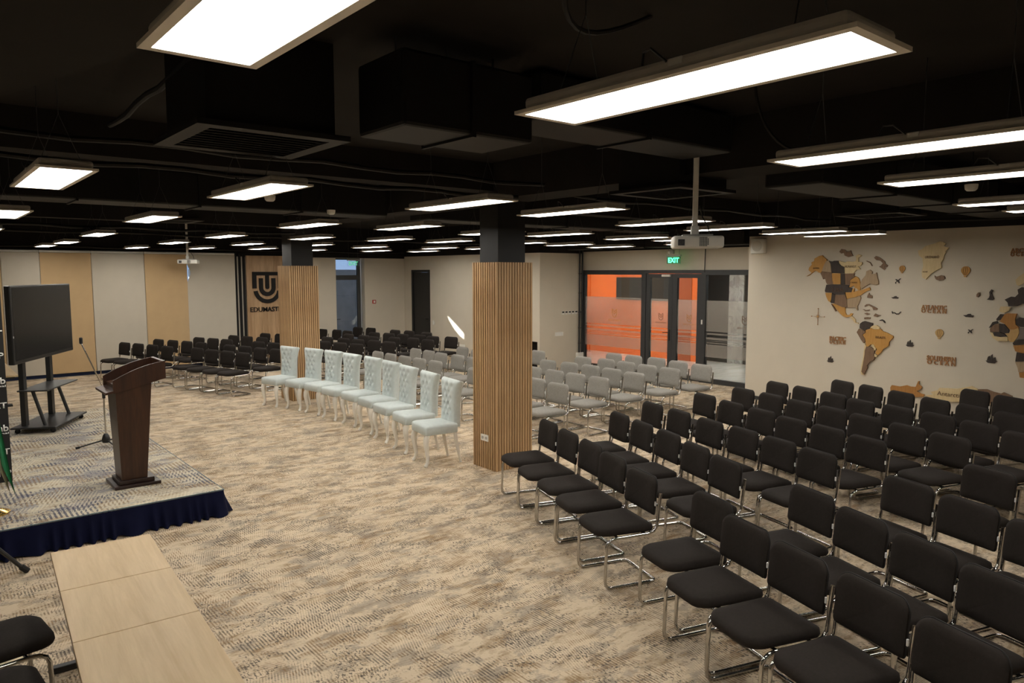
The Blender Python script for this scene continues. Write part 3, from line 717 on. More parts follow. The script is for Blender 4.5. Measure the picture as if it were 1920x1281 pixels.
# glass wall
XG = 13.55
def pane_set(root, y0, y1, z0, z1, film=True):
    MB().span((XG - 0.004, y0, z0), (XG + 0.004, y1, z1)).obj('pane', M['glass'], root)
    if film:
        for a, b in ((0.58, 0.862), (0.885, 0.910), (0.934, 0.946), (0.968, 1.018), (1.076, 1.118), (1.148, 1.83)):
            MB().span((XG - 0.010, y0 + 0.004, a), (XG - 0.0065, y1 - 0.004, b)).obj('frosted_film', M['film'], root)
def emblem(root, yc, zc, s, m, word=True):
    fn = lambda u, v, w: Vector((XG - 0.0105 - w, yc - u * s, zc + v * s))
    def line(pts, r=0.035):
        mb = MB()
        for (a, b), (c, d) in zip(pts, pts[1:]):
            L = math.hypot(c - a, d - b); nx, ny = -(d - b) / L * r, (c - a) / L * r
            mb.prism([(a + nx, b + ny), (a - nx, b - ny), (c - nx, d - ny), (c + nx, d + ny)], fn, 0, 0.002)
        return mb
    mb = line([(-0.38, 0.5), (-0.38, -0.15), (-0.26, -0.36), (0, -0.5), (0.26, -0.36), (0.38, -0.15), (0.38, 0.5), (0.2, 0.42), (0, 0.16), (-0.2, 0.42), (-0.38, 0.5)])
    mb.obj('emblem_shield', m, root)
    line([(-0.38, 0.18), (-0.2, 0.1), (0, -0.12), (0.2, 0.1), (0.38, 0.18)]).obj('emblem_wing', m, root)
    if word:
        text_obj('emblem_word', "EDU TA'LIM", s * 1.9, s * 0.2, 0.002, m, lambda x, y, z: Vector((XG - 0.0105 - z, yc + s * 0.95 - x, zc - s * 0.95 + y)), root)
w1 = thing('window_1', None, None); struct(w1)
mb = MB().span((XG - 0.05, 13.30, 0), (XG + 0.05, 13.415, 2.5)).span((XG - 0.05, 11.40, 2.39), (XG + 0.05, 13.30, 2.5)).span((XG - 0.05, 11.40, 0), (XG + 0.05, 13.30, 0.10))
mb.obj('frame', M['alu_dark'], w1)
pane_set(w1, 11.40, 13.30, 0.10, 2.39)
emblem(w1, 12.29, 1.43, 0.20, M['m_amber'])
w2 = thing('window_2', None, None); struct(w2)
mb = MB().span((XG - 0.05, 9.70, 0), (XG + 0.05, 9.58, 2.5)).span((XG - 0.05, 7.9, 2.39), (XG + 0.05, 9.58, 2.5)).span((XG - 0.05, 7.9, 0), (XG + 0.05, 9.58, 0.10))
mb.obj('frame', M['alu_dark'], w2)
pane_set(w2, 7.9, 9.58, 0.10, 2.39)
emblem(w2, 8.60, 1.43, 0.19, M['engrave'])
d1 = thing('door_1', None, None); struct(d1)
mb = MB().span((XG - 0.05, 11.27, 0), (XG + 0.05, 11.40, 2.5)).span((XG - 0.05, 9.70, 2.42), (XG + 0.05, 11.27, 2.5))
mb.obj('frame', M['alu_dark'], d1)
for y0, y1 in ((10.49, 11.265), (9.705, 10.485)):
    a, b = (10.61, 11.15) if y0 > 10.48 else (9.81, 10.36)
    mb = MB().span((XG - 0.035, y0, 0.01), (XG + 0.035, a, 2.415)).span((XG - 0.035, b, 0.01), (XG + 0.035, y1, 2.415))
    mb.span((XG - 0.035, a, 2.32), (XG + 0.035, b, 2.415)).span((XG - 0.035, a, 0.01), (XG + 0.035, b, 0.11))
    mb.obj('door_leaf', M['alu_dark'], d1)
    pane_set(d1, a, b, 0.11, 2.32)
emblem(d1, 10.83, 1.41, 0.16, M['engrave'])
emblem(d1, 10.03, 1.41, 0.16, M['m_rust'])
h = MB().rbox((XG - 0.045, 10.56, 1.0), (0.02, 0.035, 0.26), 0.006).obj('handle_plate', M['black_plastic'], d1)
MB().tube([(XG - 0.05, 10.56, 1.06), (XG - 0.095, 10.56, 1.06), (XG - 0.10, 10.585, 1.06), (XG - 0.10, 10.71, 1.055)], 0.010).obj('lever', M['black_plastic'], h, 40)
MB().rbox((XG - 0.06, 10.66, 2.37), (0.05, 0.24, 0.05), 0.01).obj('door_closer', M['white_plastic'], d1)
MB().rbox((XG - 0.06, 9.655, 1.35), (0.025, 0.03, 0.10), 0.005).obj('card_reader', M['white_plastic'], d1)

# black door, right wall
d2 = thing('door_2', None, None); struct(d2)
MB().span((12.06, 18.418, 0.005), (12.38, 19.272, 2.443)).obj('leaf', M['door_black'], d2)
MB().span((12.03, 18.34, 0), (12.13, 18.415, 2.52)).span((12.03, 19.275, 0), (12.13, 19.35, 2.52)).span((12.03, 18.415, 2.445), (12.13, 19.275, 2.52)).obj('frame', M['door_black'], d2)
MB().tube([(12.06, 18.5, 1.04), (12.0, 18.5, 1.04), (12.0, 18.62, 1.04)], 0.011).obj('lever', M['black_plastic'], d2, 40)
MB().rbox((12.055, 18.5, 0.9), (0.012, 0.05, 0.05), 0.004).obj('lock_plate', M['black_plastic'], d2)

# emergency door, back wall, and the area way outside it
d3 = thing('door_3', None, None); struct(d3)
YD = YB + 0.16
mb = MB().span((9.72, YD, 0), (9.79, YD + 0.07, 2.86)).span((10.50, YD, 0), (10.60, YD + 0.07, 2.86)).span((9.79, YD, 2.82), (10.50, YD + 0.07, 2.86)).span((9.79, YD, 2.22), (10.50, YD + 0.07, 2.36)).span((9.79, YD, 0), (10.50, YD + 0.07, 0.12))
mb.obj('frame', M['alu_dark'], d3)
MB().span((9.79, YD + 0.03, 2.36), (10.50, YD + 0.038, 2.82)).obj('transom_pane', M['glass'], d3)
MB().span((9.79, YD + 0.03, 0.12), (10.50, YD + 0.038, 2.22)).obj('pane', M['glass'], d3)
MB().tube([(9.765, YD, 1.05), (9.765, YD - 0.06, 1.05), (9.88, YD - 0.06, 1.05)], 0.011).obj('lever', M['black_plastic'], d3, 40)
mb = MB()
for k in range(4):
    for j in range(3): mb.span((6.5 + k * 1.8 + 0.004, 22.8, j * 0.88 - 0.1), (8.3 + k * 1.8 - 0.004, 23.0, j * 0.88 + 0.775))
struct(mb.obj('wall_outside', M['concrete']))
struct(MB().span((-3.2, 20.1, -0.12), (14, 23.0, -0.02)).obj('floor_outside', M['concrete']))
# unseen plate added outside, its gap cut to shape the sun patch
bm = bmesh.new()
Lo = [bm.verts.new(p) for p in ((0, 24, 2.95), (14, 24, 2.95), (14, 24, 9), (0, 24, 9))]
hole = []
for Y, z in ((17.44, 1.19), (17.07, 0.99), (16.63, 0.72), (16.64, 0.57), (16.84, 0.65), (17.13, 0.85), (17.33, 1.04)):
    t = (24 - Y) / 3.0
    hole.append(bm.verts.new((12.05 - 1.9 * t, 24, z + 1.83 * t)))
ed = [bm.edges.new((L[i], L[(i + 1) % len(L)])) for L in (Lo, hole) for i in range(len(L))]
bmesh.ops.triangle_fill(bm, edges=ed, use_beauty=True)
mb = MB(); mb.bm.free(); mb.bm = bm
struct(mb.obj('sun_mask_plate', M['concrete']))

# window behind the roller blinds
w3 = thing('window_3', None, None); struct(w3)
mb = MB().span((5.2, 19.95, 0.9), (5.27, 20.02, 2.75)).span((6.13, 19.95, 0.9), (6.2, 20.02, 2.75)).span((5.27, 19.95, 0.9), (6.13, 20.02, 0.97)).span((5.27, 19.95, 2.68), (6.13, 20.02, 2.75))
mb.obj('frame', M['alu_dark'], w3)
MB().span((5.27, 19.98, 0.97), (6.13, 19.988, 2.68)).obj('pane', M['glass'], w3)

# ------------------------------------------------------------------ columns with oak slats
slat_me = None
def column(x0, y0, x1, y1, label):
    t = thing('slatted_column', label, 'column', ((x0 + x1) / 2, (y0 + y1) / 2, 0), 0, 'slatted columns')
    w, d = x1 - x0, y1 - y0
    MB().span((-w / 2 + 0.075, -d / 2 + 0.06, 0), (w / 2 - 0.075, d / 2 - 0.06, ZC)).obj('shaft', M['shaft'], t)
    MB().span((-w / 2 + 0.022, -d / 2 + 0.022, 0), (w / 2 - 0.022, d / 2 - 0.022, 2.555)).obj('backing', M['oak_back'], t)
    global slat_me
    if slat_me is None:
        o = MB().rbox((0, 0, 1.285), (0.029, 0.026, 2.57), 0.003, 1).obj('slat', M['oak_slat'], t); slat_me = o.data
        bpy.data.objects.remove(o)
    def put(x, y, rz):
        o = bpy.data.objects.new('slat', slat_me); COL.objects.link(o); o.parent = t; o.location = (x, y, 0); o.rotation_euler = (0, 0, rz)
    n = round(w / 0.042); p = (w - 0.030) / (n - 1)
    for i in range(n):
        for s in (-1, 1): put(-w / 2 + 0.015 + i * p, s * (d / 2 - 0.013), 0)
    n = round(d / 0.042); p = (d - 0.030) / (n - 1)
    for i in range(1, n - 1):
        for s in (-1, 1): put(s * (w / 2 - 0.013), -d / 2 + 0.015 + i * p, PI / 2)
    return t
column(5.44, 6.84, 6.02, 7.32, 'near square column clad in vertical oak slats beside the black chairs')
column(5.52, 13.17, 6.10, 13.72, 'far square column clad in vertical oak slats behind the white tufted chairs')
t = thing('wall_outlet', 'white double power socket low on the near slatted column', 'socket', (5.436, 7.08, 0.39), PI / 2)
MB().rbox((0, -0.006, 0), (0.15, 0.014, 0.085), 0.006).obj('plate', M['white_plastic'], t)
for s in (-1, 1):
    MB().tube([(s * 0.035, 0.0, 0), (s * 0.035, 0.004, 0)], 0.019, 12).obj('socket', M['grey_plastic'], t, 40)
t.rotation_euler = (0, 0, PI / 2)

# ------------------------------------------------------------------ ceiling services
def slab_thing(name, label, cat, a, b, m, group=None): return tag(MB().span(a, b).obj(name, m), label, cat, group)
slab_thing('ceiling_beam', 'dark downstand beam running from the near column into the room', 'beam', (5.45, -3, 3.32), (6.0, 6.9, ZC), M['slab'])
slab_thing('ceiling_beam', 'dark downstand beam between the two slatted columns', 'beam', (5.55, 7.26, 3.32), (6.05, 13.25, ZC), M['slab'])
slab_thing('ceiling_beam', 'dark cross beam over the near slatted column', 'beam', (-3, 6.95, 3.42), (5.5, 7.25, ZC), M['slab'])
slab_thing('ceiling_beam', 'dark cross beam over the row of white tufted chairs', 'beam', (-3, 13.3, 3.3), (5.55, 13.6, ZC), M['slab'])
slab_thing('ceiling_beam', 'dark cross beam in front of the glass wall and map wall corner', 'beam', (6.0, 7.6, 3.3), (12.5, 7.9, ZC), M['slab'])
o = slab_thing('ceiling_beam', 'dark slanted beam in the top left corner above the stage', 'beam', (-0.3, -3.5, -0.2), (0.3, 3.5, 0.2), M['slab'])
o.location = (0.15, 4.2, 3.5); o.rotation_euler = (0, 0, R(15))
def duct(label, a, b):
    t = thing('air_duct', label, 'duct', ((a[0] + b[0]) / 2, (a[1] + b[1]) / 2, a[2]), 0, 'black air ducts')
    w, d, h = b[0] - a[0], b[1] - a[1], b[2] - a[2]
    MB().rbox((0, 0, h / 2), (w, d, h), 0.02).obj('duct_body', M['duct'], t)
    n = max(2, int(max(w, d) / 1.2))
    for i in range(1, n):
        if w > d: MB().span((-w / 2 + w * i / n - 0.012, -d / 2 - 0.015, -0.015), (-w / 2 + w * i / n + 0.012, d / 2 + 0.015, h)).obj('flange', M['duct'], t)
        else: MB().span((-w / 2 - 0.015, -d / 2 + d * i / n - 0.012, -0.015), (w / 2 + 0.015, -d / 2 + d * i / n + 0.012, h)).obj('flange', M['duct'], t)
    for i in (0.12, 0.5, 0.88):
        q = (-w / 2 + w * i, 0) if w > d else (0, -d / 2 + d * i)
        MB().tube([(q[0], q[1], h - 0.01), (q[0], q[1], ZC - a[2])], 0.006, 5).obj('hanger_rod', M['wire'], t)
    return t
duct('black rectangular air duct beside the near ceiling grille', (2.05, 3.35, 3.22), (2.95, 3.85, 3.62))
duct('black air duct between the near grille duct and the near projector', (3.15, 3.5, 3.42), (5.25, 4.0, 3.72))
duct('black rectangular air duct over the right block of black chairs', (6.15, 3.2, 3.22), (12.05, 3.75, 3.6))
duct('wide black air duct crossing above the white tufted chairs', (0.2, 9.3, 3.25), (5.4, 9.9, 3.65))
duct('wide black air duct above the grey chairs', (6.2, 9.4, 3.25), (12.0, 10.0, 3.65))
duct('flat black air duct along the top of the glass wall', (12.75, 8.2, 3.0), (13.2, 13.2, 3.4))
def ac_unit(cx, cy, label):
    t = thing('ceiling_grille', label, 'air vent', (cx, cy, 3.2), 0, 'black ceiling air units')
    MB().span((-0.36, -0.36, 0.03), (0.36, 0.36, ZC - 3.2)).obj('plenum', M['duct'], t)
    mb = MB()
    for s in (-1, 1): mb.span((s * 0.38 - 0.045, -0.425, 0), (s * 0.38 + 0.045, 0.425, 0.03)).span((-0.335, s * 0.38 - 0.045, 0), (0.335, s * 0.38 + 0.045, 0.03))
    mb.obj('grille_frame', M['duct'], t)
    for i in range(9):
        MB().box((0, -0.30 + i * 0.075, 0.018), (0.67, 0.045, 0.006), 0, Matrix.Rotation(R(35), 3, 'X')).obj('louvre', M['duct'], t)
ac_unit(1.6, 4.32, 'black louvred ceiling grille nearest the stage')
ac_unit(5.72, 4.47, 'black ceiling grille above the near projector')
ac_unit(10.1, 4.42, 'black ceiling grille near the top of the map wall')
ac_unit(3.0, 11.6, 'black ceiling grille above the white tufted chairs')
tag(MB().span((11.3, 2.6, 3.14), (11.9, 3.1, ZC)).obj('plenum_box', M['duct']), 'black box duct hanging close to the map wall', 'duct')
rnd = random.Random(3)
CND = [((0.2, 5.9, 3.4), (5.4, 5.95, 3.4), 'black conduit above the front row of ceiling lights'), ((0.4, 6.4, 3.3), (5.4, 6.4, 3.3), 'black conduit crossing before the near column'),
       ((6.1, 6.2, 3.35), (12.4, 6.25, 3.35), 'black conduit above the right block of chairs'), ((1.2, 2.0, 3.6), (1.3, 6.5, 3.6), 'black conduit running past the near ceiling grille'),
       ((0.0, 12.6, 3.15), (5.4, 12.6, 3.15), 'black conduit over the white tufted chairs'), ((0.5, 15.4, 3.2), (11.8, 15.4, 3.2), 'black conduit above the chairs before the logo wall'),
       ((-0.5, 19.55, 3.05), (11.9, 19.55, 3.05), 'black cable run along the top of the blinds'), ((12.2, -2.8, 3.25), (12.2, 7.5, 3.25), 'black cable run along the top of the map wall')]
for a, b, lab in CND:
    n = 14; pts = []
    for i in range(n + 1):
        k = i / n; pts.append((a[0] + (b[0] - a[0]) * k, a[1] + (b[1] - a[1]) * k, a[2] - 0.03 * math.sin(k * PI * 4) ** 2))
    tag(MB().tube(pts, 0.022, 8).obj('cable_run', M['duct'], None, 40), lab, 'cable', 'ceiling cables')
cab = [((1.9, 1.9, ZC), (2.0, 2.25, 3.35), (2.5, 2.5, 3.5), (3.0, 2.5, ZC)), ((4.6, 2.9, ZC), (4.65, 2.9, 3.4), (4.75, 2.7, 3.2), (4.9, 2.55, 3.3)), ((7.2, 4.4, ZC), (7.0, 4.3, 3.4), (6.7, 4.1, 3.45), (6.3, 3.9, ZC))]
for P, lab in zip(cab, ('black cable loop above the gap between the two nearest lights', 'black cable hanging down to the third light of the front row', 'black cable loop above the near projector')):
    pts = []
    for i in range(13):
        k = i / 12; q = [Vector(p) for p in P]
        pts.append(q[0] * (1 - k) ** 3 + q[1] * 3 * k * (1 - k) ** 2 + q[2] * 3 * k * k * (1 - k) + q[3] * k ** 3)
    tag(MB().tube(pts, 0.012, 6).obj('hanging_cable', M['duct'], None, 40), lab, 'cable', 'loose ceiling cables')
for (x, y, z), lab in (((7.54, 2.5, 3.19), 'white smoke detector under the duct by the map wall'), ((4.43, 9.12, 3.22), 'white smoke detector under the duct above the white chairs'), ((2.9, 7.35, 3.17), 'white smoke detector behind the second row of lights')):
    t = thing('smoke_detector', lab, 'smoke detector', (x, y, z))
    MB().lathe([(0.035, 0), (0.05, 0.015), (0.055, 0.045), (0.055, 0.06)], n=14).obj('detector_head', M['white_plastic'], t, 40)
    MB().tube([(0, 0, 0.055), (0, 0, ZC - z)], 0.008, 6).obj('drop_rod', M['duct'], t)

# ------------------------------------------------------------------ suspended LED panels
def make_light():
    t = thing('led_panel', 'x', 'ceiling light')
    mb = MB()
    for s in (-1, 1): mb.span((s * 0.135 - 0.0135, -0.6, 0), (s * 0.135 + 0.0135, 0.6, 0.012)).span((-0.1215, s * 0.5865 - 0.0135, 0), (0.1215, s * 0.5865 + 0.0135, 0.012))
    mb.obj('frame', M['led_frame'], t)
    MB().span((-0.1215, -0.573, 0.003), (0.1215, 0.573, 0.0042)).obj('diffuser', M['led'], t)
    MB().span((-0.1214, -0.5729, 0.0046), (0.1214, 0.5729, 0.013)).rbox((0, 0, 0.034), (0.26, 1.14, 0.042), 0.014).obj('housing', M['led_body'], t)
    g = MB().rbox((-0.125, -0.08, 0.04), (0.016, 0.05, 0.022), 0.004).obj('driver_clip', M['white_plastic'], t)
    MB().tube([(-0.13, -0.05, 0.045), (-0.14, 0.0, 0.09), (-0.10, 0.06, 0.10), (-0.06, 0.1, 0.056)], 0.004, 6).obj('lead', M['wire'], g)
    for s in (-1, 1):
        MB().tube([(-0.1, s * 0.42, 0.055), (0, s * 0.40, 0.32), (0.1, s * 0.42, 0.055)], 0.0022, 5).obj('sling_wire', M['wire'], t)
        MB().tube([(0, s * 0.40, 0.315), (0, s * 0.40, ZC - 3.0)], 0.0022, 5).obj('drop_wire', M['wire'], t)
    return t
proto = make_light()
rows = {}
for x, y in LIGHTS:
    k = 0 if y < 3 else 1 if y < 6.6 else 2 if y < 9.9 else 3 if y < 12.8 else 4 if y < 15.6 else 5
    rows.setdefault(k, []).append((x, y))
first = True
for k in sorted(rows):
    L = sorted(rows[k])
    for i, (x, y) in enumerate(L):
        lab = 'white LED panel, %s from left in the %s row of ceiling lights' % (ORD[i], ORD[k])
        if first:
            proto.location = (x, y, 3.0); proto['label'] = lab; proto['group'] = 'suspended LED panels'; first = False
        else: dup(proto, (x, y, 3.0), 0, lab, 'suspended LED panels')
for i, y in enumerate((8.2, 10.6, 13.2, 15.6)):  # unseen lamps added to light the corridor behind the glass
    t = thing('corridor_fill_light', ('unseen added corridor lamp behind the right fixed pane', 'unseen added corridor lamp behind the glass double door', 'unseen added corridor lamp before the charcoal board', 'unseen added corridor lamp at the far orange end')[i], 'ceiling light', (15.2, y, 2.9), 0, 'added corridor fill lamps')
    MB().rbox((0, 0, 0.03), (0.62, 0.62, 0.04), 0.01).obj('housing', M['white_plastic'], t)
    MB().span((-0.28, -0.28, 0.0), (0.28, 0.28, 0.009)).obj('diffuser', M['fill_white'], t)

# ------------------------------------------------------------------ stage
XS, YS, HS = 2.34, 7.40, 0.26
st = thing('stage', 'low carpeted stage with a dark blue pleated skirt at the left', 'stage', (XS, YS, 0))
MB().span((-4.9, 0.0, 0.0), (0, 5.8, HS)).obj('platform', M['stage_carpet'], st)
def skirt():
    path = []                                     # (point on the stage edge, outward normal)
    n1, n2 = 420, 480
    for i in range(n1 + 1): path.append((Vector((-4.9 + 4.88 * i / n1, 0, 0)), Vector((0, -1, 0))))
    for i in range(1, 12):
        a = R(-90 + 90 * i / 12); d = Vector((math.cos(a), math.sin(a), 0))
        path.append((Vector((-0.02, 0.02, 0)) + d * 0.02, d))
    for i in range(n2 + 1): path.append((Vector((0, 0.02 + 5.78 * i / n2, 0)), Vector((1, 0, 0))))
    rr = random.Random(5); w = []; x = 0.0
    for i in range(len(path)):
        x += 0.62 + 0.48 * math.sin(i * 0.13) * math.sin(i * 0.047 + 1)
        w.append(0.5 + 0.5 * math.sin(x))
    N = len(path) - 1
    def fn(u, v):
        i = int(round(u * N)); p, out = path[i]; fold = w[i] ** 1.3; drop = 1 - v
        return p + out * (0.010 + drop ** 1.2 * (0.035 + 0.065 * fold)) + Vector((0, 0, HS - 0.012 - drop * (HS - 0.016 - 0.014 * (1 - fold))))
    return MB().grid(N, 8, fn)
skirt().obj('pleated_skirt', M['navy'], st, 180)
MB().tube([(-4.9, -0.006, HS - 0.004), (0.006, -0.006, HS - 0.004), (0.006, 5.8, HS - 0.004)], 0.006, 6).obj('edge_trim', M['edge_binding'], st)

# lectern
t = thing('lectern', 'dark mahogany lectern with a sloped open desk on the stage', 'lectern', (1.70, 8.25, HS + 0.001))
MB().rbox((0, 0, 0.016), (0.43, 0.46, 0.032), 0.005).obj('base_plate', M['mahogany_dark'], t)
MB().rbox((0, 0, 0.052), (0.33, 0.36, 0.04), 0.005).obj('plinth', M['mahogany_dark'], t)
mb = MB().hexa([(-0.135, -0.145, 0.07), (0.105, -0.145, 0.07), (0.105, 0.145, 0.07), (-0.135, 0.145, 0.07), (-0.165, -0.2, 1.06), (0.175, -0.2, 1.10), (0.175, 0.2, 1.10), (-0.165, 0.2, 1.06)])
mb.obj('pedestal', M['mahogany'], t)
prof = []
for i in range(11):
    k = i / 10; prof.append((-0.19 + 0.49 * k, 1.115 + 0.165 * k + 0.028 * math.sin(k * PI)))
for s in (-1, 1):
    y0 = s * 0.235
    MB().prism([(-0.19, 0.985), (0.30, 1.10)] + prof[::-1], lambda u, v, w: Vector((u, y0 + w, v)), -0.011, 0.011).obj('side_panel', M['mahogany'], t)
MB().hexa([(-0.20, -0.224, 0.995), (0.29, -0.224, 1.105), (0.29, 0.224, 1.105), (-0.20, 0.224, 0.995), (-0.20, -0.224, 1.015), (0.29, -0.224, 1.125), (0.29, 0.224, 1.125), (-0.20, 0.224, 1.015)]).obj('desk_board', M['mahogany_dark'], t)
MB().hexa([(0.278, -0.224, 1.12), (0.30, -0.224, 1.12), (0.30, 0.224, 1.12), (0.278, 0.224, 1.12), (0.278, -0.224, 1.275), (0.30, -0.224, 1.282), (0.30, 0.224, 1.282), (0.278, 0.224, 1.275)]).obj('front_panel', M['mahogany'], t)
MB().hexa([(-0.26, -0.25, 0.978), (-0.185, -0.25, 0.993), (-0.185, 0.25, 0.993), (-0.26, 0.25, 0.978), (-0.26, -0.25, 1.0), (-0.185, -0.25, 1.015), (-0.185, 0.25, 1.015), (-0.26, 0.25, 1.0)]).obj('ledge', M['mahogany'], t)

# microphone stand
t = thing('microphone_stand', 'chrome and black tripod microphone stand with boom behind the lectern', 'microphone stand', (1.81, 10.17, HS))
MB().lathe([(0.02, 0.05), (0.045, 0.06), (0.05, 0.10), (0.035, 0.15), (0.02, 0.17)], n=14).obj('hub', M['black_plastic'], t, 50)
for a in (165, 285, 45):
    l = MB().tube([(0.02 * math.cos(R(a)), 0.02 * math.sin(R(a)), 0.09), (0.32 * math.cos(R(a)), 0.32 * math.sin(R(a)), 0.016)], 0.009, 8).obj('leg', M['black_metal'], t, 40)
    MB().tube([(0.29 * math.cos(R(a)), 0.29 * math.sin(R(a)), 0.022), (0.335 * math.cos(R(a)), 0.335 * math.sin(R(a)), 0.014)], 0.014, 8).obj('rubber_foot', M['rubber'], l, 40)
MB().tube([(0, 0, 0.1), (0, 0, 0.72)], 0.010, 8).obj('pole', M['chrome'], t, 40)
MB().rbox((0, 0, 0.68), (0.035, 0.035, 0.13), 0.01).obj('clutch', M['black_plastic'], t)
b = MB().tube([(0.03, -0.01, 0.66), (-0.2, 0.06, 1.31)], 0.008, 8).obj('boom', M['chrome'], t, 40)
MB().rbox((-0.205, 0.06, 1.35), (0.035, 0.045, 0.08), 0.01).obj('microphone_clip', M['black_plastic'], b)

# display on a wheeled stand
t = thing('display_stand', 'large dark flat screen on a black wheeled stand at the left', 'display', (1.34, 12.2, HS), R(61.5))
sc = MB().rbox((0.02, -0.10, 1.50), (1.93, 0.075, 1.03), 0.012).obj('screen_housing', M['black_plastic'], t)
MB().span((-0.90, -0.1395, 1.035), (0.945, -0.136, 1.985)).obj('display_glass', M['screen'], sc)
MB().rbox((-0.94, -0.145, 1.35), (0.012, 0.01, 0.03), 0.003).obj('button_strip', M['tag'], sc)
for s in (-1, 1):
    MB().span((s * 0.43 - 0.045, -0.03, 0.075), (s * 0.43 + 0.045, 0.03, 1.6)).obj('post', M['black_metal'], t)
    MB().tube([(s * 0.40, -0.10, 0.575), (s * 0.41, -0.24, 0.085)], 0.024, 8).obj('brace', M['black_metal'], t, 40)
MB().rbox((0, -0.15, 0.58), (1.06, 0.38, 0.018), 0.006).obj('shelf', M['black_metal'], t)
MB().rbox((-0.03, -0.16, 0.08), (1.14, 0.56, 0.024), 0.008).obj('base_plate', M['black_metal'], t)
for sx in (-0.52, 0.46):
    for sy in (-0.38, 0.06):
        c = MB().tube([(sx - 0.014, sy, 0.032), (sx + 0.014, sy, 0.032)], 0.032, 14).obj('caster', M['rubber'], t, 40)
        MB().span((sx - 0.02, sy - 0.012, 0.03), (sx + 0.02, sy + 0.012, 0.07)).obj('fork', M['black_metal'], c)

# sponsor banner wall, flag, tripod leg
t = thing('banner_wall', 'black banner wall with white printed words at the left edge of the stage', 'banner', (0.725, 9.02, HS))
MB().span((-2.2, 0, 0.02), (0, 0.03, 2.05)).obj('banner_sheet', M['banner'], t)
for x in (-0.25, -1.9): MB().rbox((x, 0.10, 0.012), (0.05, 0.5, 0.022), 0.005).obj('foot', M['black_metal'], t)
for wd_, z0, z1, w in (('LAT', 1.53, 1.60, 0.16), ('T P', 1.31, 1.37, 0.13), ('umb', 1.045, 1.115, 0.17), ('onal', 1.015, 1.035, 0.10), ('LAT', 0.795, 0.855, 0.16), ('umb', 0.553, 0.623, 0.17), ('onal', 0.525, 0.543, 0.10), ('LAT', 0.311, 0.373, 0.16), ('T P', 0.084, 0.146, 0.13)):
    text_obj('printed_word', wd_, w, z1 - z0, 0.002, M['white_print'], lambda x, y, z: Vector((-w - 0.006 + x, -0.0005 - z, z0 + y)), t, 0.02)
t = thing('flag', 'green flag on a pole with a polished brass foot at the stage edge', 'flag', (0.47, 7.95, HS + 0.001))
MB().lathe([(0.135, 0), (0.14, 0.012), (0.10, 0.03), (0.04, 0.05), (0.025, 0.09), (0.02, 0.12)], n=24).obj('foot', M['gold'], t, 40)
MB().tube([(0, 0, 0.1), (0, 0, 2.2)], 0.014, 10).obj('pole', M['gold'], t, 40)
def flagf(u, v):
    k = v; top = Vector((0.01, 0, 2.1)); w = 0.015 + 0.155 * (1 - k) ** 1.7
    zb = 0.15 + 0.75 * (1 - u) * 0.75
    return Vector((0.012 + u * w, 0.03 * math.sin(u * 9) * (1 - k) - 0.02, zb + (2.1 - zb) * k))
MB().grid(14, 10, flagf).obj('cloth', M['green_cloth'], t, 180)
MB().grid(6, 10, lambda u, v: flagf(0.45 + u * 0.50, v) + Vector((-0.03, -0.03, -0.01))).obj('lower_stripe', M['olive_cloth'], t, 180)
t = thing('tripod_stand', 'black tripod stand leg with rubber foot in front of the stage', 'tripod', (0.06, 6.83, 0))
MB().tube([(0, 0, 0.15), (0, 0, 1.35)], 0.018, 10).obj('pole', M['black_metal'], t, 40)
MB().rbox((0, 0, 0.72), (0.07, 0.07, 0.12), 0.015).obj('collar', M['black_plastic'], t)
for a in (13, 133, 253):
    c, s = math.cos(R(a)), math.sin(R(a))
    l = MB().tube([(0.03 * c, 0.03 * s, 0.72), (0.56 * c, 0.56 * s, 0.02)], 0.016, 8).obj('leg', M['black_metal'], t, 40)
    MB().tube([(0.53 * c, 0.53 * s, 0.06), (0.575 * c, 0.575 * s, 0.012)], 0.024, 8).obj('rubber_foot', M['rubber'], l, 40)

# ------------------------------------------------------------------ desks
def desk(x, y, rz, w, d, label, group, m='desk'):
    t = thing('desk', label, 'desk', (x, y, 0), rz, group)
    MB().rbox((0, 0, 0.737), (w, d - 0.004, 0.026), 0.002, 1).obj('desktop', M[m], t)
    for s in (-1, 1):
        yy = s * (d / 2 - 0.03)
        MB().span((-0.03, yy - 0.02, 0.03), (0.03, yy + 0.02, 0.70)).span((-w / 2 + 0.05, yy - 0.02, 0.69), (w / 2 - 0.05, yy + 0.02, 0.724)).obj('leg', M['black_metal'], t)
        MB().rbox((0, yy, 0.02), (w + 0.06, 0.05, 0.04), 0.005).obj('foot', M['black_metal'], t)
    MB().span((-0.012, -d / 2 + 0.05, 0.45), (0.012, d / 2 - 0.05, 0.68)).obj('modesty_panel', M['black_metal'], t)
    return t
for i, (x, y) in enumerate(((0.825, 4.735), (0.782, 4.067), (0.720, 3.124))):
    desk(x, y, R(-3.7), 0.55, 0.668 if i < 2 else 1.22, ('light oak desk nearest the stage skirt, first of the line of desks', 'middle light oak desk in the line at the lower left', 'light oak desk cut by the bottom edge, nearest the camera')[i], 'light oak desks in a line')
for i, y in enumerate((15.2, 16.8)):
    desk(1.02, y, 0, 0.62, 1.58, ('light oak desk with black legs behind the flat screen', 'light oak desk against the blinds, partly hidden by the flat screen')[i], 'desks behind the screen')

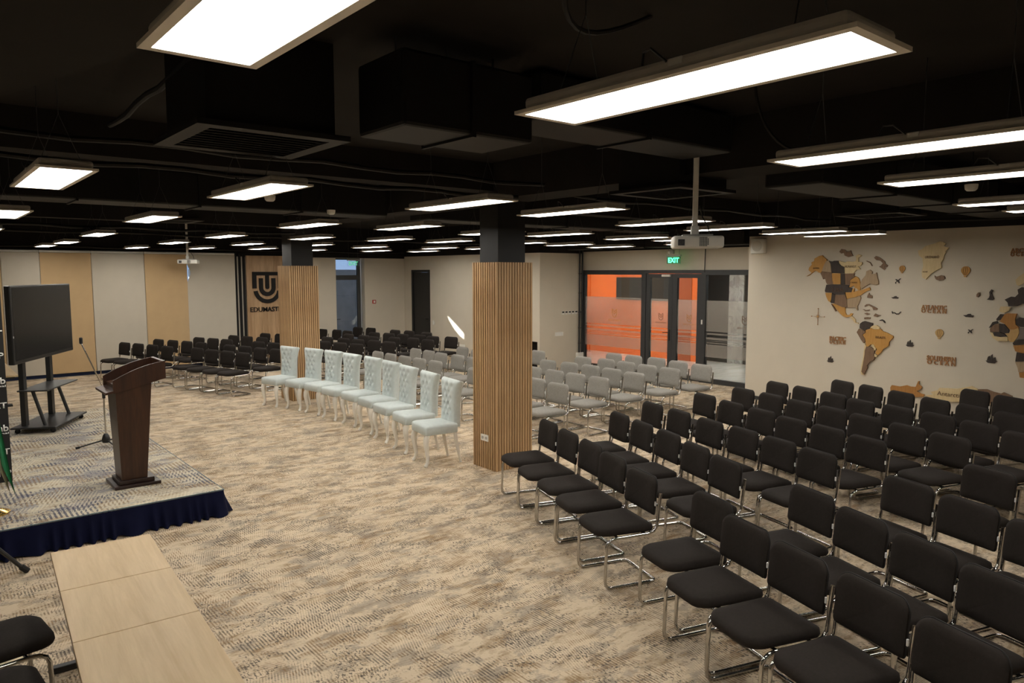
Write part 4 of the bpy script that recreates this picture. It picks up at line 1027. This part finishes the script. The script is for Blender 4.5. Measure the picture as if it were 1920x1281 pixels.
# ------------------------------------------------------------------ cantilever chairs
def rounded(w0, w1, y0, y1, r0, r1, n=5):
    # outline: half width w0 at y0 (corner radius r0), w1 at y1 (corner radius r1), counter-clockwise
    P = []
    for cx, cy, r, a0 in ((w0 - r0, y0 + r0, r0, -90), (w1 - r1, y1 - r1, r1, 0), (-(w1 - r1), y1 - r1, r1, 90), (-(w0 - r0), y0 + r0, r0, 180)):
        for i in range(n + 1):
            a = R(a0 + 90 * i / n); P.append((cx + r * math.cos(a), cy + r * math.sin(a)))
    return P
def make_chair(fab, pip):
    t = thing('cantilever_chair', 'x', 'chair')
    seat = rounded(0.224, 0.214, -0.225, 0.252, 0.05, 0.09, 7)
    def sfn(x, y, w): return Vector((x, y + (0.022 * (1 - (x / 0.22) ** 2) if y > 0.15 else 0), w - 0.004 * max(0, (y - 0.12) / 0.15) ** 2 + 0.006 * (x / 0.22) ** 2 - 0.006))
    MB().pad(seat, [(0.03, 0.414), (0.006, 0.420), (0, 0.436), (0.004, 0.464), (0.025, 0.480), (0.08, 0.490), (0.15, 0.494)], sfn).obj('seat', M[fab], t, 60)
    back = rounded(0.222, 0.222, 0.556, 0.832, 0.035, 0.065, 6)
    def bfn(x, v, w): return Vector((x, -0.236 + w + 0.034 * (x / 0.226) ** 2 - (v - 0.5) * 0.10, v - 0.02 * (x / 0.226) ** 2 * (1 if v < 0.66 else 0.25)))
    b = MB().pad(back, [(0.05, -0.020), (0.008, -0.017), (0, -0.006), (0.001, 0.008), (0.014, 0.022), (0.05, 0.029), (0.11, 0.031)], bfn).obj('backrest', M[fab], t, 60)
    MB().tube([bfn(x * 1.004, v if v < 0.6 else v + 0.001, -0.007) for x, v in back], 0.0045, 5, True).obj('piping', M[pip], b, 60)
    x = 0.234
    half = [(x, -0.262, 0.715), (x, -0.25, 0.62), (x, -0.24, 0.52), (x, -0.232, 0.46), (x, -0.205, 0.422), (x, -0.15, 0.408), (x * 0.97, 0.12, 0.404), (x * 0.97, 0.165, 0.398), (x * 0.97, 0.198, 0.378), (x * 0.97, 0.212, 0.345), (x * 0.97, 0.222, 0.08), (x * 0.97, 0.216, 0.04), (x * 0.97, 0.195, 0.018), (x * 0.97, 0.16, 0.0125), (x * 0.97, -0.17, 0.0125), (x * 0.965, -0.205, 0.0125), (x * 0.90, -0.228, 0.0125), (x * 0.8, -0.234, 0.0125)]
    path = half + [(-p[0], p[1], p[2]) for p in half[::-1]]
    MB().tube(path, 0.0125, 8).obj('tube_frame', M['chrome'], t, 50)
    MB().tube([(-0.225, -0.13, 0.408), (0.225, -0.13, 0.408)], 0.010, 6).tube([(-0.22, 0.11, 0.404), (0.22, 0.11, 0.404)], 0.010, 6).obj('seat_bearer', M['chrome'], t, 50)
    MB().rbox((-0.236, -0.212, 0.64), (0.010, 0.012, 0.036), 0.002, 1).obj('label_tag', M['tag'], t)
    return t
cb = make_chair('fabric_black', 'piping'); cg = make_chair('fabric_grey', 'piping_grey')
used = set()
RN = {'right': 'row of the right-hand block', 'grey': 'row of the grey block', 'left': 'row before the logo wall'}
GN = {'right': 'black chairs of the right-hand block', 'grey': 'grey chairs of the middle block', 'left': 'black chairs before the logo wall'}
nrow = {}
for blk, r, i, x, y, a in CHAIRS: nrow[(blk, r)] = max(nrow.get((blk, r), 0), i)
for blk, r, i, x, y, a in CHAIRS:
    col = 'grey' if blk == 'grey' else 'black'
    row = 'front' if r == 1 else ORD[r - 1]
    lab = '%s padded cantilever chair, %s from the left in the %s %s' % (col, ORD[i], row, RN[blk])
    src = cg if col == 'grey' else cb
    if col in used: dup(src, (x, y, 0), R(a), lab, GN[blk])
    else:
        used.add(col); src.location = (x, y, 0); src.rotation_euler = (0, 0, R(a)); src['label'] = lab; src['group'] = GN[blk]
dup(cb, (0.235, 4.69, 0), R(-83), 'black padded chair drawn up to the desks at the lower left, farther one', 'chairs at the light oak desks')
dup(cb, (0.135, 4.08, 0), R(-85), 'black padded chair cut by the lower left corner, nearer one at the desks', 'chairs at the light oak desks')

# ------------------------------------------------------------------ white tufted chairs
def make_white():
    t = thing('tufted_chair', 'x', 'chair')
    seat = rounded(0.215, 0.235, -0.235, 0.235, 0.03, 0.04, 4)
    MB().pad(seat, [(0.012, 0.405), (0.0, 0.413), (0.0, 0.50), (0.008, 0.518), (0.03, 0.53), (0.09, 0.540), (0.16, 0.544)], lambda x, y, w: Vector((x, y, w))).obj('seat', M['velvet'], t, 60)
    btn = []
    for k, v in enumerate((0.86, 0.73, 0.60, 0.47, 0.34, 0.21)):
        for u in ((-0.56, 0.0, 0.56) if k % 2 == 0 else (-0.28, 0.28)): btn.append((u, v))
    def wid(v): return 0.192 - 0.006 * math.sin(v * PI) + 0.060 * max(0, v - 0.55) ** 1.6 / 0.28
    def yc(v): return -0.205 - 0.028 * v - 0.045 * max(0, v - 0.80) ** 2 * 8
    def puff(u, v):
        d = 0.042 * (1 - abs(u) ** 5)
        for bu, bv in btn:
            q = ((u - bu) * 0.21) ** 2 + ((v - bv) * 0.60) ** 2
            d -= 0.030 * math.exp(-q / 0.0007)
        for bu, bv in btn:
            for cu, cv in btn:
                if 0.05 < bv - cv < 0.2 and abs(bu - cu) < 0.4:
                    ax, ay, bx, by = bu * 0.21, bv * 0.6, cu * 0.21, cv * 0.6
                    px, py = u * 0.21, v * 0.6
                    L2 = (bx - ax) ** 2 + (by - ay) ** 2
                    k = max(0, min(1, ((px - ax) * (bx - ax) + (py - ay) * (by - ay)) / L2))
                    q = (px - ax - k * (bx - ax)) ** 2 + (py - ay - k * (by - ay)) ** 2
                    d -= 0.010 * math.exp(-q / 0.00012)
        if v > 0.86:
            for bu in (-0.56, 0, 0.56): d -= 0.014 * math.exp(-((u - bu) * 0.21) ** 2 / 0.00018)
        if v < 0.2:
            for bu in (-0.28, 0.28): d -= 0.010 * math.exp(-((u - bu) * 0.21) ** 2 / 0.00012)
        return d
    mb = MB(); N, K = 26, 34; L = []
    for j in range(K + 1):
        v = j / K; zz = 0.47 + 0.60 * v; w = wid(v); y = yc(v); ring = []
        tp = 1.0 if v < 0.95 else math.sqrt(max(0.02, 1 - ((v - 0.95) / 0.05) ** 2))
        for i in range(N + 1):
            u = -1 + 2 * i / N; ring.append(mb.bm.verts.new((w * u, y + 0.02 * tp + puff(u, v) * tp, zz)))
        for u, dy in ((1.0, -0.035), (0.93, -0.07), (0, -0.075), (-0.93, -0.07), (-1.0, -0.035)):
            ring.append(mb.bm.verts.new((w * u, y + dy * tp, zz)))
        L.append(ring)
    for A, B in zip(L, L[1:]):
        for i in range(len(A)): mb.face([A[i], A[(i + 1) % len(A)], B[(i + 1) % len(A)], B[i]])
    mb.face(L[0][::-1]); mb.face(L[-1])
    bk = mb.obj('backrest', M['velvet'], t, 70)
    mb = MB()
    for u, v in btn: mb.lathe([(0.001, -0.004), (0.010, -0.002), (0.011, 0.001), (0.006, 0.005)], (wid(v) * u, 0, 0), 8)
    k = 0
    bl = list(mb.bm.verts)
    for n_, (u, v) in enumerate(btn):
        for q in bl[n_ * 32:(n_ + 1) * 32]:
            dx, dy, dz = q.co.x - wid(v) * u, q.co.y, q.co.z
            q.co = Vector((wid(v) * u + dx, yc(v) + 0.02 + puff(u, v) + dz, 0.47 + 0.60 * v + dy))
    o = mb.obj('tuft_buttons', M['velvet'], bk, 60); o['kind'] = 'stuff'
    for s in (-1, 1):
        MB().tube([(s * 0.185, 0.185, 0.42), (s * 0.192, 0.205, 0.36), (s * 0.196, 0.212, 0.30), (s * 0.19, 0.20, 0.20), (s * 0.184, 0.186, 0.11), (s * 0.186, 0.194, 0.05), (s * 0.194, 0.214, 0.02), (s * 0.20, 0.228, 0.004)], [0.033, 0.040, 0.037, 0.027, 0.020, 0.020, 0.024, 0.020], 10).obj('leg', M['white_lacquer'], t, 60)
        MB().tube([(s * 0.18, -0.20, 0.42), (s * 0.183, -0.215, 0.28), (s * 0.19, -0.275, 0.004)], [0.026, 0.024, 0.017], 8).obj('leg', M['white_lacquer'], t, 60)
    return t
wc = make_white()
for i, (x, y, a) in enumerate(WHITE):
    lab = 'white tufted chair with curved front legs, %s from the left in the row' % ORD[i]
    if i == 0:
        wc.location = (x, y, 0); wc.rotation_euler = (0, 0, R(a)); wc['label'] = lab; wc['group'] = 'white tufted chairs'
    else: dup(wc, (x, y, 0), R(a), lab, 'white tufted chairs')

# ------------------------------------------------------------------ roller blinds, logo wall
BL = [(0.35, 1.62, 'tan'), (1.63, 2.35, 'beige'), (2.36, 3.385, 'tan'), (3.395, 4.535, 'beige'), (4.545, 5.539, 'tan'), (5.541, 6.75, 'beige')]
bn = ['leftmost tan roller blind beside the banner wall', 'leftmost beige roller blind behind the flat screen', 'tan roller blind right behind the flat screen and its wheeled stand', 'beige roller blind between the two tan blinds', 'tan roller blind below the far projector', 'beige roller blind with a bright slit, beside the black bars']
for (x0, x1, c), lab in zip(BL, bn):
    t = thing('roller_blind', lab, 'blind', ((x0 + x1) / 2, 19.68, 0), 0, 'roller blinds')
    w = x1 - x0
    if x0 > 5.5:
        pts = [(-w / 2, 0.10), (w / 2, 0.10), (w / 2, 2.9), (-w / 2, 2.9)]
        for i in range(9): pts.append((-w / 2 + 0.075 * math.sin(PI * i / 8) ** 1.5, 2.66 - 0.46 * i / 8))
    else: pts = [(-w / 2, 0.10), (w / 2, 0.10), (w / 2, 2.9), (-w / 2, 2.9)]
    MB().prism(pts, lambda u, v, q: Vector((u, q, v)), -0.0015, 0.0015).obj('fabric', M['blind_' + c], t)
    MB().rbox((0, 0, 0.10), (w, 0.016, 0.025), 0.004).obj('bottom_bar', M['blind_' + c], t)
    MB().tube([(-w / 2, 0.03, 2.93), (w / 2, 0.03, 2.93)], 0.03, 10).obj('roller', M['white_plastic'], t, 40)
t = thing('bar_panel', 'three upright black bars left of the wooden logo panel', 'wall panel', (6.92, 19.75, 0))
for x0, x1 in ((6.76, 6.835), (6.88, 6.945), (6.99, 7.055)): MB().span((x0 - 6.92, 0.015, 0), (x1 - 6.92, 0.045, 2.95)).obj('bar', M['black_paint'], t)
t = thing('logo_panel', 'oak wall panel carrying the black emblem, left of the far column', 'wall panel', (7.64, 19.77, 0))
for i in range(3): MB().rbox((-0.375 + i * 0.385, 0, 1.45), (0.383, 0.05, 2.9), 0.002, 1).obj('panel_board', M['oak_panel'], t)
t = thing('wall_emblem', 'black raised shield emblem with a U on the oak panel', 'emblem', (7.635, 19.742, 2.0))
sE = 0.41 / 183.0
EZ = lambda y: (2.46 - (y - 318) * sE) - 2.0
ef = lambda u, v, w: Vector((u * sE, -w, v))
def arcpts(r, a0, a1, cy, n=14): return [(r * math.cos(R(a0 + (a1 - a0) * i / n)), EZ(cy) + r * sE * math.sin(R(a0 + (a1 - a0) * i / n))) for i in range(n + 1)]
P = [(-183, EZ(318)), (-183, EZ(520)), (-133, EZ(520)), (-133, EZ(362)), (-23, EZ(362)), (-23, EZ(508))] + arcpts(23, 180, 360, 508, 6) + [(23, EZ(508)), (23, EZ(362)), (133, EZ(362)), (133, EZ(520)), (183, EZ(520)), (183, EZ(318))]
MB().prism(P, ef, 0, 0.03).obj('emblem_top', M['black_paint'], t)
P = [(-103, EZ(395))] + arcpts(103, 180, 360, 512) + [(103, EZ(395)), (53, EZ(395))] + arcpts(53, 360, 180, 512) + [(-53, EZ(395))]
MB().prism(P, ef, 0, 0.03).obj('emblem_cup', M['black_paint'], t)
MB().prism(arcpts(172, 188, 352, 530) + arcpts(125, 352, 188, 530), ef, 0, 0.03).obj('emblem_arc', M['black_paint'], t)
t = thing('wall_lettering', 'black raised letters EDUMASTER under the emblem on the oak panel', 'lettering', (7.635, 19.742, 1.37))
letters_obj('EDU', 0.33, 0.125, 0.025, M['black_paint'], lambda x, y, z: Vector((x - 0.485, -z, y)), t)
letters_obj('MASTER', 0.62, 0.125, 0.025, M['black_paint'], lambda x, y, z: Vector((x - 0.135, -z, y)), t, 0.012)

# ------------------------------------------------------------------ signs, projectors, speaker, wall fittings
def exit_sign(x, y, z, rz, lab, led='green_led'):
    t = thing('exit_sign', lab, 'exit sign', (x, y, z), rz, 'green exit signs')
    MB().rbox((0, 0, 0.02), (0.40, 0.05, 0.04), 0.006).obj('housing', M['grey_plastic'], t)
    MB().span((-0.19, -0.004, -0.16), (0.19, 0.004, 0.0)).obj('acrylic_panel', M['green_panel' if led == 'green_led' else 'glass'], t)
    text_obj('exit_word', 'EXIT', 0.30, 0.115, 0.004, M[led], lambda a, b, c: Vector((a - 0.15, -0.005 - c, -0.138 + b)), t, 0.03)
    for s in (-1, 1): MB().tube([(s * 0.15, 0, 0.04), (s * 0.15, 0, ZC - z)], 0.003, 5).obj('hanger', M['wire'], t)
    return t
exit_sign(13.3, 10.31, 2.80, R(-90), 'green illuminated exit sign above the glass double door')
exit_sign(10.2, 19.62, 2.79, 0, 'green exit sign in front of the emergency door to outside', 'green_dim')
t = thing('emergency_lamp', 'small white emergency spot above the exit sign of the glass door', 'lamp', (13.3, 10.37, 2.85))
MB().rbox((0, 0, 0.05), (0.07, 0.12, 0.09), 0.012).obj('body', M['grey_plastic'], t)
MB().tube([(-0.03, 0.03, 0.05), (-0.07, 0.03, 0.04)], 0.03, 12).obj('lens', M['white_plastic'], t, 40)
def projector(x, y, z, ang, top, lab, k=1.0):
    t = thing('projector', lab, 'projector', (x, y, z), ang, 'ceiling projectors')
    b = MB().rbox((0, 0, 0), (0.46 * k, 0.30, 0.105), 0.022, 3).obj('body', M['white_plastic'], t, 40)
    MB().span((-0.185 * k, -0.157, -0.032), (-0.125 * k, -0.14, 0.022)).obj('lens_window', M['screen'], b)
    MB().tube([(-0.155 * k, -0.163, -0.005), (-0.155 * k, -0.15, -0.005)], 0.019, 14).obj('lens', M['black_plastic'], b, 40)
    for i in range(6):
        for j in range(7):
            if (i, j) in ((5, 0), (5, 6)): continue
            MB().span((0.008 + i * 0.0135, -0.153, -0.038 + j * 0.0115), (0.017 + i * 0.0135, -0.148, -0.030 + j * 0.0115)).obj('vent_hole', M['black_plastic'], b)
    MB().rbox((0, 0.0, 0.062), (0.26, 0.16, 0.012), 0.004).obj('mount_plate', M['grey_plastic'], t)
    MB().rbox((-0.02, 0, 0.105), (0.07, 0.06, 0.08), 0.008).obj('mount_joint', M['white_plastic'], t)
    MB().rbox((-0.02, 0, (0.12 + top - z) / 2), (0.045, 0.045, top - z - 0.12), 0.004).obj('drop_tube', M['white_plastic'], t)
    MB().tube([(0.12, 0.05, 0.05), (0.10, 0.06, 0.14), (0.05, 0.05, 0.22), (0.02, 0.03, 0.32)], 0.006, 6).obj('power_cable', M['black_plastic'], t, 40)
    return t
projector(5.39, 3.93, 2.712, R(-48), 3.75, 'white projector hanging from the ceiling in front of the glass wall', 0.94)
projector(5.40, 19.03, 2.71, R(-30), 3.75, 'small far white projector hanging before the tan and beige blinds')
t = thing('wall_speaker', 'square white loudspeaker high at the left end of the map wall', 'speaker', (12.44, 7.665, 2.94))
MB().rbox((0, 0, 0), (0.115, 0.28, 0.28), 0.02).obj('cabinet', M['white_plastic'], t, 40)
MB().tube([(-0.058, 0, 0), (-0.064, 0, 0)], 0.10, 24).obj('grille', M['speaker_cloth'], t, 40)
for i in range(6):
    t = thing('wall_switch', 'white wall socket in the row of six beside the black pipes, %s from left' % ORD[i], 'switch', (12.84 + i * 0.117, 13.412, 1.415), 0, 'row of six wall sockets')
    MB().rbox((0, 0, 0), (0.09, 0.016, 0.09), 0.004).obj('plate', M['white_plastic'], t)
    MB().span((-0.034, -0.014, 0.0), (0.034, -0.008, 0.036)).obj('rocker', M['board'], t)
t = thing('socket_strip', 'white wide socket plate below the row of six on the pier', 'socket', (12.71, 13.412, 0.88))
MB().rbox((0, 0, 0), (0.29, 0.016, 0.10), 0.004).obj('plate', M['white_plastic'], t)
for s in (-1, 0, 1): MB().rbox((s * 0.085, -0.009, 0), (0.06, 0.006, 0.06), 0.002, 1).obj('outlet', M['tag'], t)
t = thing('junction_box', 'white junction box at the foot of the black pipes', 'box', (13.40, 13.36, 0.31))
MB().rbox((0, 0, 0), (0.2, 0.10, 0.12), 0.01).obj('cover', M['white_plastic'], t)
for i, x in enumerate((13.36, 13.455)):
    t = thing('wall_pipe', ('left one of the two black upright pipes beside the glass wall', 'right one of the two black upright pipes beside the glass wall')[i], 'pipe', (x, 13.34, 0), 0, 'black upright pipes')
    MB().tube([(0, 0, 0.37), (0, 0, ZC)], 0.022, 10).obj('tube', M['black_metal'], t, 40)
    for z in (0.6, 1.0, 1.4, 1.9, 2.4): MB().tube([(0, 0, z), (0, 0, z + 0.025)], 0.030, 10).obj('clamp', M['black_metal'], t, 40)
tag(MB().tube([(13.50, 9.62, 2.45), (13.515, 9.62, 2.98), (13.50, 9.62, 3.3)], 0.012, 6).obj('door_cable', M['black_plastic'], None, 40), 'black cable running up from the glass door frame', 'cable')
t = thing('fire_call_point', 'small red fire call point right of the emergency door', 'alarm', (10.96, 19.785, 1.55))
MB().rbox((0, 0, 0), (0.11, 0.04, 0.11), 0.01).obj('case', M['red'], t)
MB().span((-0.028, -0.024, -0.03), (0.028, -0.018, 0.035)).obj('glass_label', M['white_plastic'], t)
t = thing('light_switch', 'white light switch right of the black door', 'switch', (12.042, 18.15, 0.95))
MB().rbox((0, 0, 0), (0.016, 0.08, 0.12), 0.004).obj('plate', M['white_plastic'], t)
t = thing('floor_socket', 'white low socket on the right wall under the patch of sunlight', 'socket', (12.042, 16.7, 0.36))
MB().rbox((0, 0, 0), (0.016, 0.25, 0.09), 0.004).obj('plate', M['white_plastic'], t)

# ------------------------------------------------------------------ wooden world map on the right wall
XM = 12.5
def mapf(y, z, w): return Vector((XM - w, y, z))
def centre(L):
    ys = [p[0] for _, P in L for p in P]; zs = [p[1] for _, P in L for p in P]
    return (min(ys) + max(ys)) / 2, (min(zs) + max(zs)) / 2
def land(key, name, label):
    L = MAP[key]; cy, cz = centre(L)
    t = thing(name, label, 'wooden map', (XM, cy, cz))
    MBs = []
    for i, (c, P) in enumerate(L):
        MB().prism([(y - cy, z - cz) for y, z in P], lambda u, v, w: Vector((-w, u, v)), 0.003, 0.030 + 0.004 * ((i * 7) % 4)).obj('map_piece', M['m_' + c], t)
    return t, cy, cz
def map_text(root, cy, cz, s, m='engrave', w=0.042, bold=0.0):
    y0, z1, y1, z0 = MAP_TEXT[s]
    text_obj('engraved_name', s.strip(), abs(y0 - y1), abs(z1 - z0), 0.003, M[m], lambda x, y, q: Vector((-w - q, y0 - cy - x, min(z0, z1) - cz + y)), root, bold)
t, cy, cz = land('north_america', 'north_america_map', 'wooden North America map of brown, amber and cream pieces, top left of map')
for s, m in (('USA', 'engrave'), ('CANADA', 'engrave'), ('NUNAVUT', 'engrave'), ('ALASKA', 'engrave')): map_text(t, cy, cz, s)
t, cy, cz = land('south_america', 'south_america_map', 'wooden South America map with a large amber piece, below North America')
map_text(t, cy, cz, 'BRAZIL')
t, cy, cz = land('greenland', 'greenland_map', 'pale wooden Greenland piece at the top of the map wall')
for s in ('GREENLAND', 'NUUK'): map_text(t, cy, cz, s)
land('africa', 'africa_map', 'wooden Africa map of dark, amber and cream pieces at the right edge')
land('europe', 'europe_map', 'wooden Europe map pieces, dark and cream, above Africa')
t, cy, cz = land('antarctica', 'antarctica_map', 'wooden Antarctica strip low on the map wall behind the chairs')
map_text(t, cy, cz, 'Antarctica', 'engrave', 0.044)
IL = ['brown wooden island above the dark northern piece of North America', 'thin brown wooden island right of the cream northern piece', 'large brown jagged wooden island top right of North America', 'small brown wooden island right of the amber lake region', 'long bent brown wooden island, Cuba, below North America', 'thin brown wooden island just under Cuba', 'small pointed brown wooden island, third below Cuba', 'flat brown wooden island right above South America', 'star shaped brown wooden island right of the thin islands', 'dark curved wooden island top right of South America', 'leaf shaped brown wooden island under Greenland', 'dark tall wooden island, Britain, left of Europe', 'small brown wooden island left of Britain']
for (c, P), lab in zip(MAP['isl'], IL):
    cy = sum(p[0] for p in P) / len(P); cz = sum(p[1] for p in P) / len(P)
    o = MB().prism([(y - cy, z - cz) for y, z in P], lambda u, v, w: Vector((-w, u, v)), 0.002, 0.020).obj('map_island', M['m_' + c])
    o.location = (XM, cy, cz); tag(o, lab, 'wooden island', 'wooden map islands')
def words(a, b, lab, name):
    A, B = MAP_TEXT[a], MAP_TEXT[b]; cy, cz = (A[0] + A[2]) / 2, (A[1] + B[3]) / 2
    t = thing(name, lab, 'lettering', (XM, cy, cz), 0, 'ocean names')
    for s, q in ((a, A), (b, B)):
        txt = s if not s.startswith('OCEAN') else 'O C E A N'
        letters_obj(txt, abs(q[0] - q[2]), abs(q[1] - q[3]), 0.018, M['m_letter'], lambda x, y, w: Vector((-0.002 - w, q[0] - cy - x, min(q[1], q[3]) - cz + y * 1.04)), t, 0.022)
words('PACIFIC', 'OCEAN1', 'wooden letters PACIFIC OCEAN left of South America', 'ocean_lettering')
words('ATLANTIC', 'OCEAN2', 'wooden letters ATLANTIC OCEAN in the middle of the map', 'ocean_lettering')
words('SOUTHERN', 'OCEAN3', 'wooden letters SOUTHERN OCEAN right of South America', 'ocean_lettering')
words('ARCTIC', 'OCEAN4', 'wooden letters ARCTIC OCEAN at the top right edge', 'ocean_lettering')
for (y, z), s, c, lab in zip(BALLOON_AT, (0.048, 0.064, 0.06), ('amber', 'amber', 'honey'), ('small wooden hot air balloon left of Greenland', 'wooden hot air balloon right of Greenland', 'wooden hot air balloon under the Atlantic lettering')):
    t = thing('balloon_ornament', lab, 'ornament', (XM, y, z), 0, 'wooden balloons')
    P = [(s * math.cos(R(a)), s * 0.25 + s * math.sin(R(a))) for a in range(-40, 221, 20)] + [(-0.32 * s, -1.0 * s), (0.32 * s, -1.0 * s)]
    MB().prism(P, lambda u, v, w: Vector((-w, u, v)), 0.002, 0.016).obj('balloon_envelope', M['m_' + c], t)
    MB().span((-0.018, -0.3 * s, -1.35 * s), (-0.002, 0.3 * s, -1.08 * s)).obj('balloon_basket', M['m_' + c], t)
    for k in (-0.35, 0.0, 0.35): MB().tube([(-0.0165, k * s * 0.5, -0.9 * s), (-0.0165, k * s * 1.4, 0.2 * s), (-0.0165, k * s * 0.9, 1.1 * s)], 0.0022, 4).obj('gore_line', M['engrave'], t)
for (y, z), s, lab in zip(PLANE_AT, (0.055, 0.045), ('small dark wooden aeroplane below the left balloon', 'small dark wooden aeroplane left of Africa')):
    P = [(-1, -0.1), (-0.75, 0.05), (-0.3, 0.1), (-0.5, 0.75), (-0.25, 0.75), (0.15, 0.2), (0.8, 0.35), (1.05, 0.25), (0.85, 0.1), (0.25, -0.05), (0.1, -0.8), (-0.12, -0.75), (-0.2, -0.12), (-0.7, -0.1), (-0.85, -0.45), (-1.0, -0.4)]
    o = MB().prism([(-(u * 0.87 - v * 0.5) * s, (u * 0.5 + v * 0.87) * s) for u, v in P], lambda u, v, w: Vector((-w, u, v)), 0.002, 0.014).obj('aeroplane_ornament', M['m_dark'])
    o.location = (XM, y, z); tag(o, lab, 'ornament', 'wooden aeroplanes')
for (y, z), s, lab in zip(BOAT_AT, (0.06, 0.075), ('small dark wooden ship right of North America', 'small dark wooden ship right of the Atlantic lettering')):
    P = [(-1, 0.05), (-0.4, 0.1), (-0.1, 0.35), (0.35, 0.4), (0.5, 0.15), (1, 0.05), (0.8, -0.3), (-0.5, -0.3)]
    o = MB().prism([(-u * s, v * s) for u, v in P], lambda u, v, w: Vector((-w, u, v)), 0.002, 0.014).obj('ship_ornament', M['m_dark'])
    o.location = (XM, y, z); tag(o, lab, 'ornament', 'wooden ships')
y, z = SERP_AT[0]
P = [(-1, 0.3), (-0.85, -0.15), (-0.4, 0.0), (0, -0.3), (0.5, -0.25), (1.0, 0.35), (0.85, 0.4), (0.45, 0.0), (0.0, -0.05), (-0.4, 0.2), (-0.75, 0.1), (-0.9, 0.4)]
o = MB().prism([(-u * 0.075, v * 0.075) for u, v in P], lambda u, v, w: Vector((-w, u, v)), 0.002, 0.014).obj('whale_ornament', M['m_dark'])
o.location = (XM, y, z); tag(o, 'thin dark wooden sea creature right of the Caribbean islands', 'ornament')
for (y, z), s, lab in zip(SAIL_AT, (0.062, 0.062, 0.075), ('dark wooden sailing ship left of South America', 'dark wooden sailing ship right of South America', 'dark wooden sailing ship left of southern Africa')):
    t = thing('sailing_ship_ornament', lab, 'ornament', (XM, y, z), 0, 'wooden sailing ships')
    MB().prism([(s, -0.45 * s), (0.6 * s, -0.85 * s), (-0.6 * s, -0.85 * s), (-1.05 * s, -0.35 * s)], lambda u, v, w: Vector((-w, u, v)), 0.002, 0.016).obj('hull', M['m_dark'], t)
    for k, hgt in ((0.45, 0.55), (-0.05, 0.95), (-0.55, 0.35)):
        MB().prism([((k + 0.35) * s, -0.38 * s), ((k - 0.22) * s, -0.38 * s), ((k - 0.08) * s, hgt * s), ((k + 0.18) * s, hgt * 0.7 * s)], lambda u, v, w: Vector((-w, u, v)), 0.002, 0.013).obj('sail', M['m_dark'], t)
y, z = COMPASS_AT[0]
t = thing('compass_rose', 'thin wooden compass star left of Mexico', 'ornament', (XM, y, z))
sc_ = 0.0079
P = []
for k in range(8):
    a = R(90 - 45 * k); r = (18.5, 5, 15.5, 5)[k % 4] * sc_
    P.append((-r * math.cos(a), r * math.sin(a)))
    a = R(90 - 45 * k - 22.5); P.append((-1.1 * sc_ * math.cos(a), 1.1 * sc_ * math.sin(a)))
MB().prism(P, lambda u, v, w: Vector((-w, u, v)), 0.002, 0.014).obj('star', M['m_letter'], t)
MB().tube([(-0.014, 0, 0), (-0.018, 0, 0)], 0.016, 12).obj('boss', M['m_amber'], t)
for u, v in ((0, 18), (0, -18), (15, 0), (-15, 0)): MB().tube([(-0.003, u * sc_, v * sc_), (-0.016, u * sc_, v * sc_)], 0.009, 8).obj('tip', M['m_letter'], t)
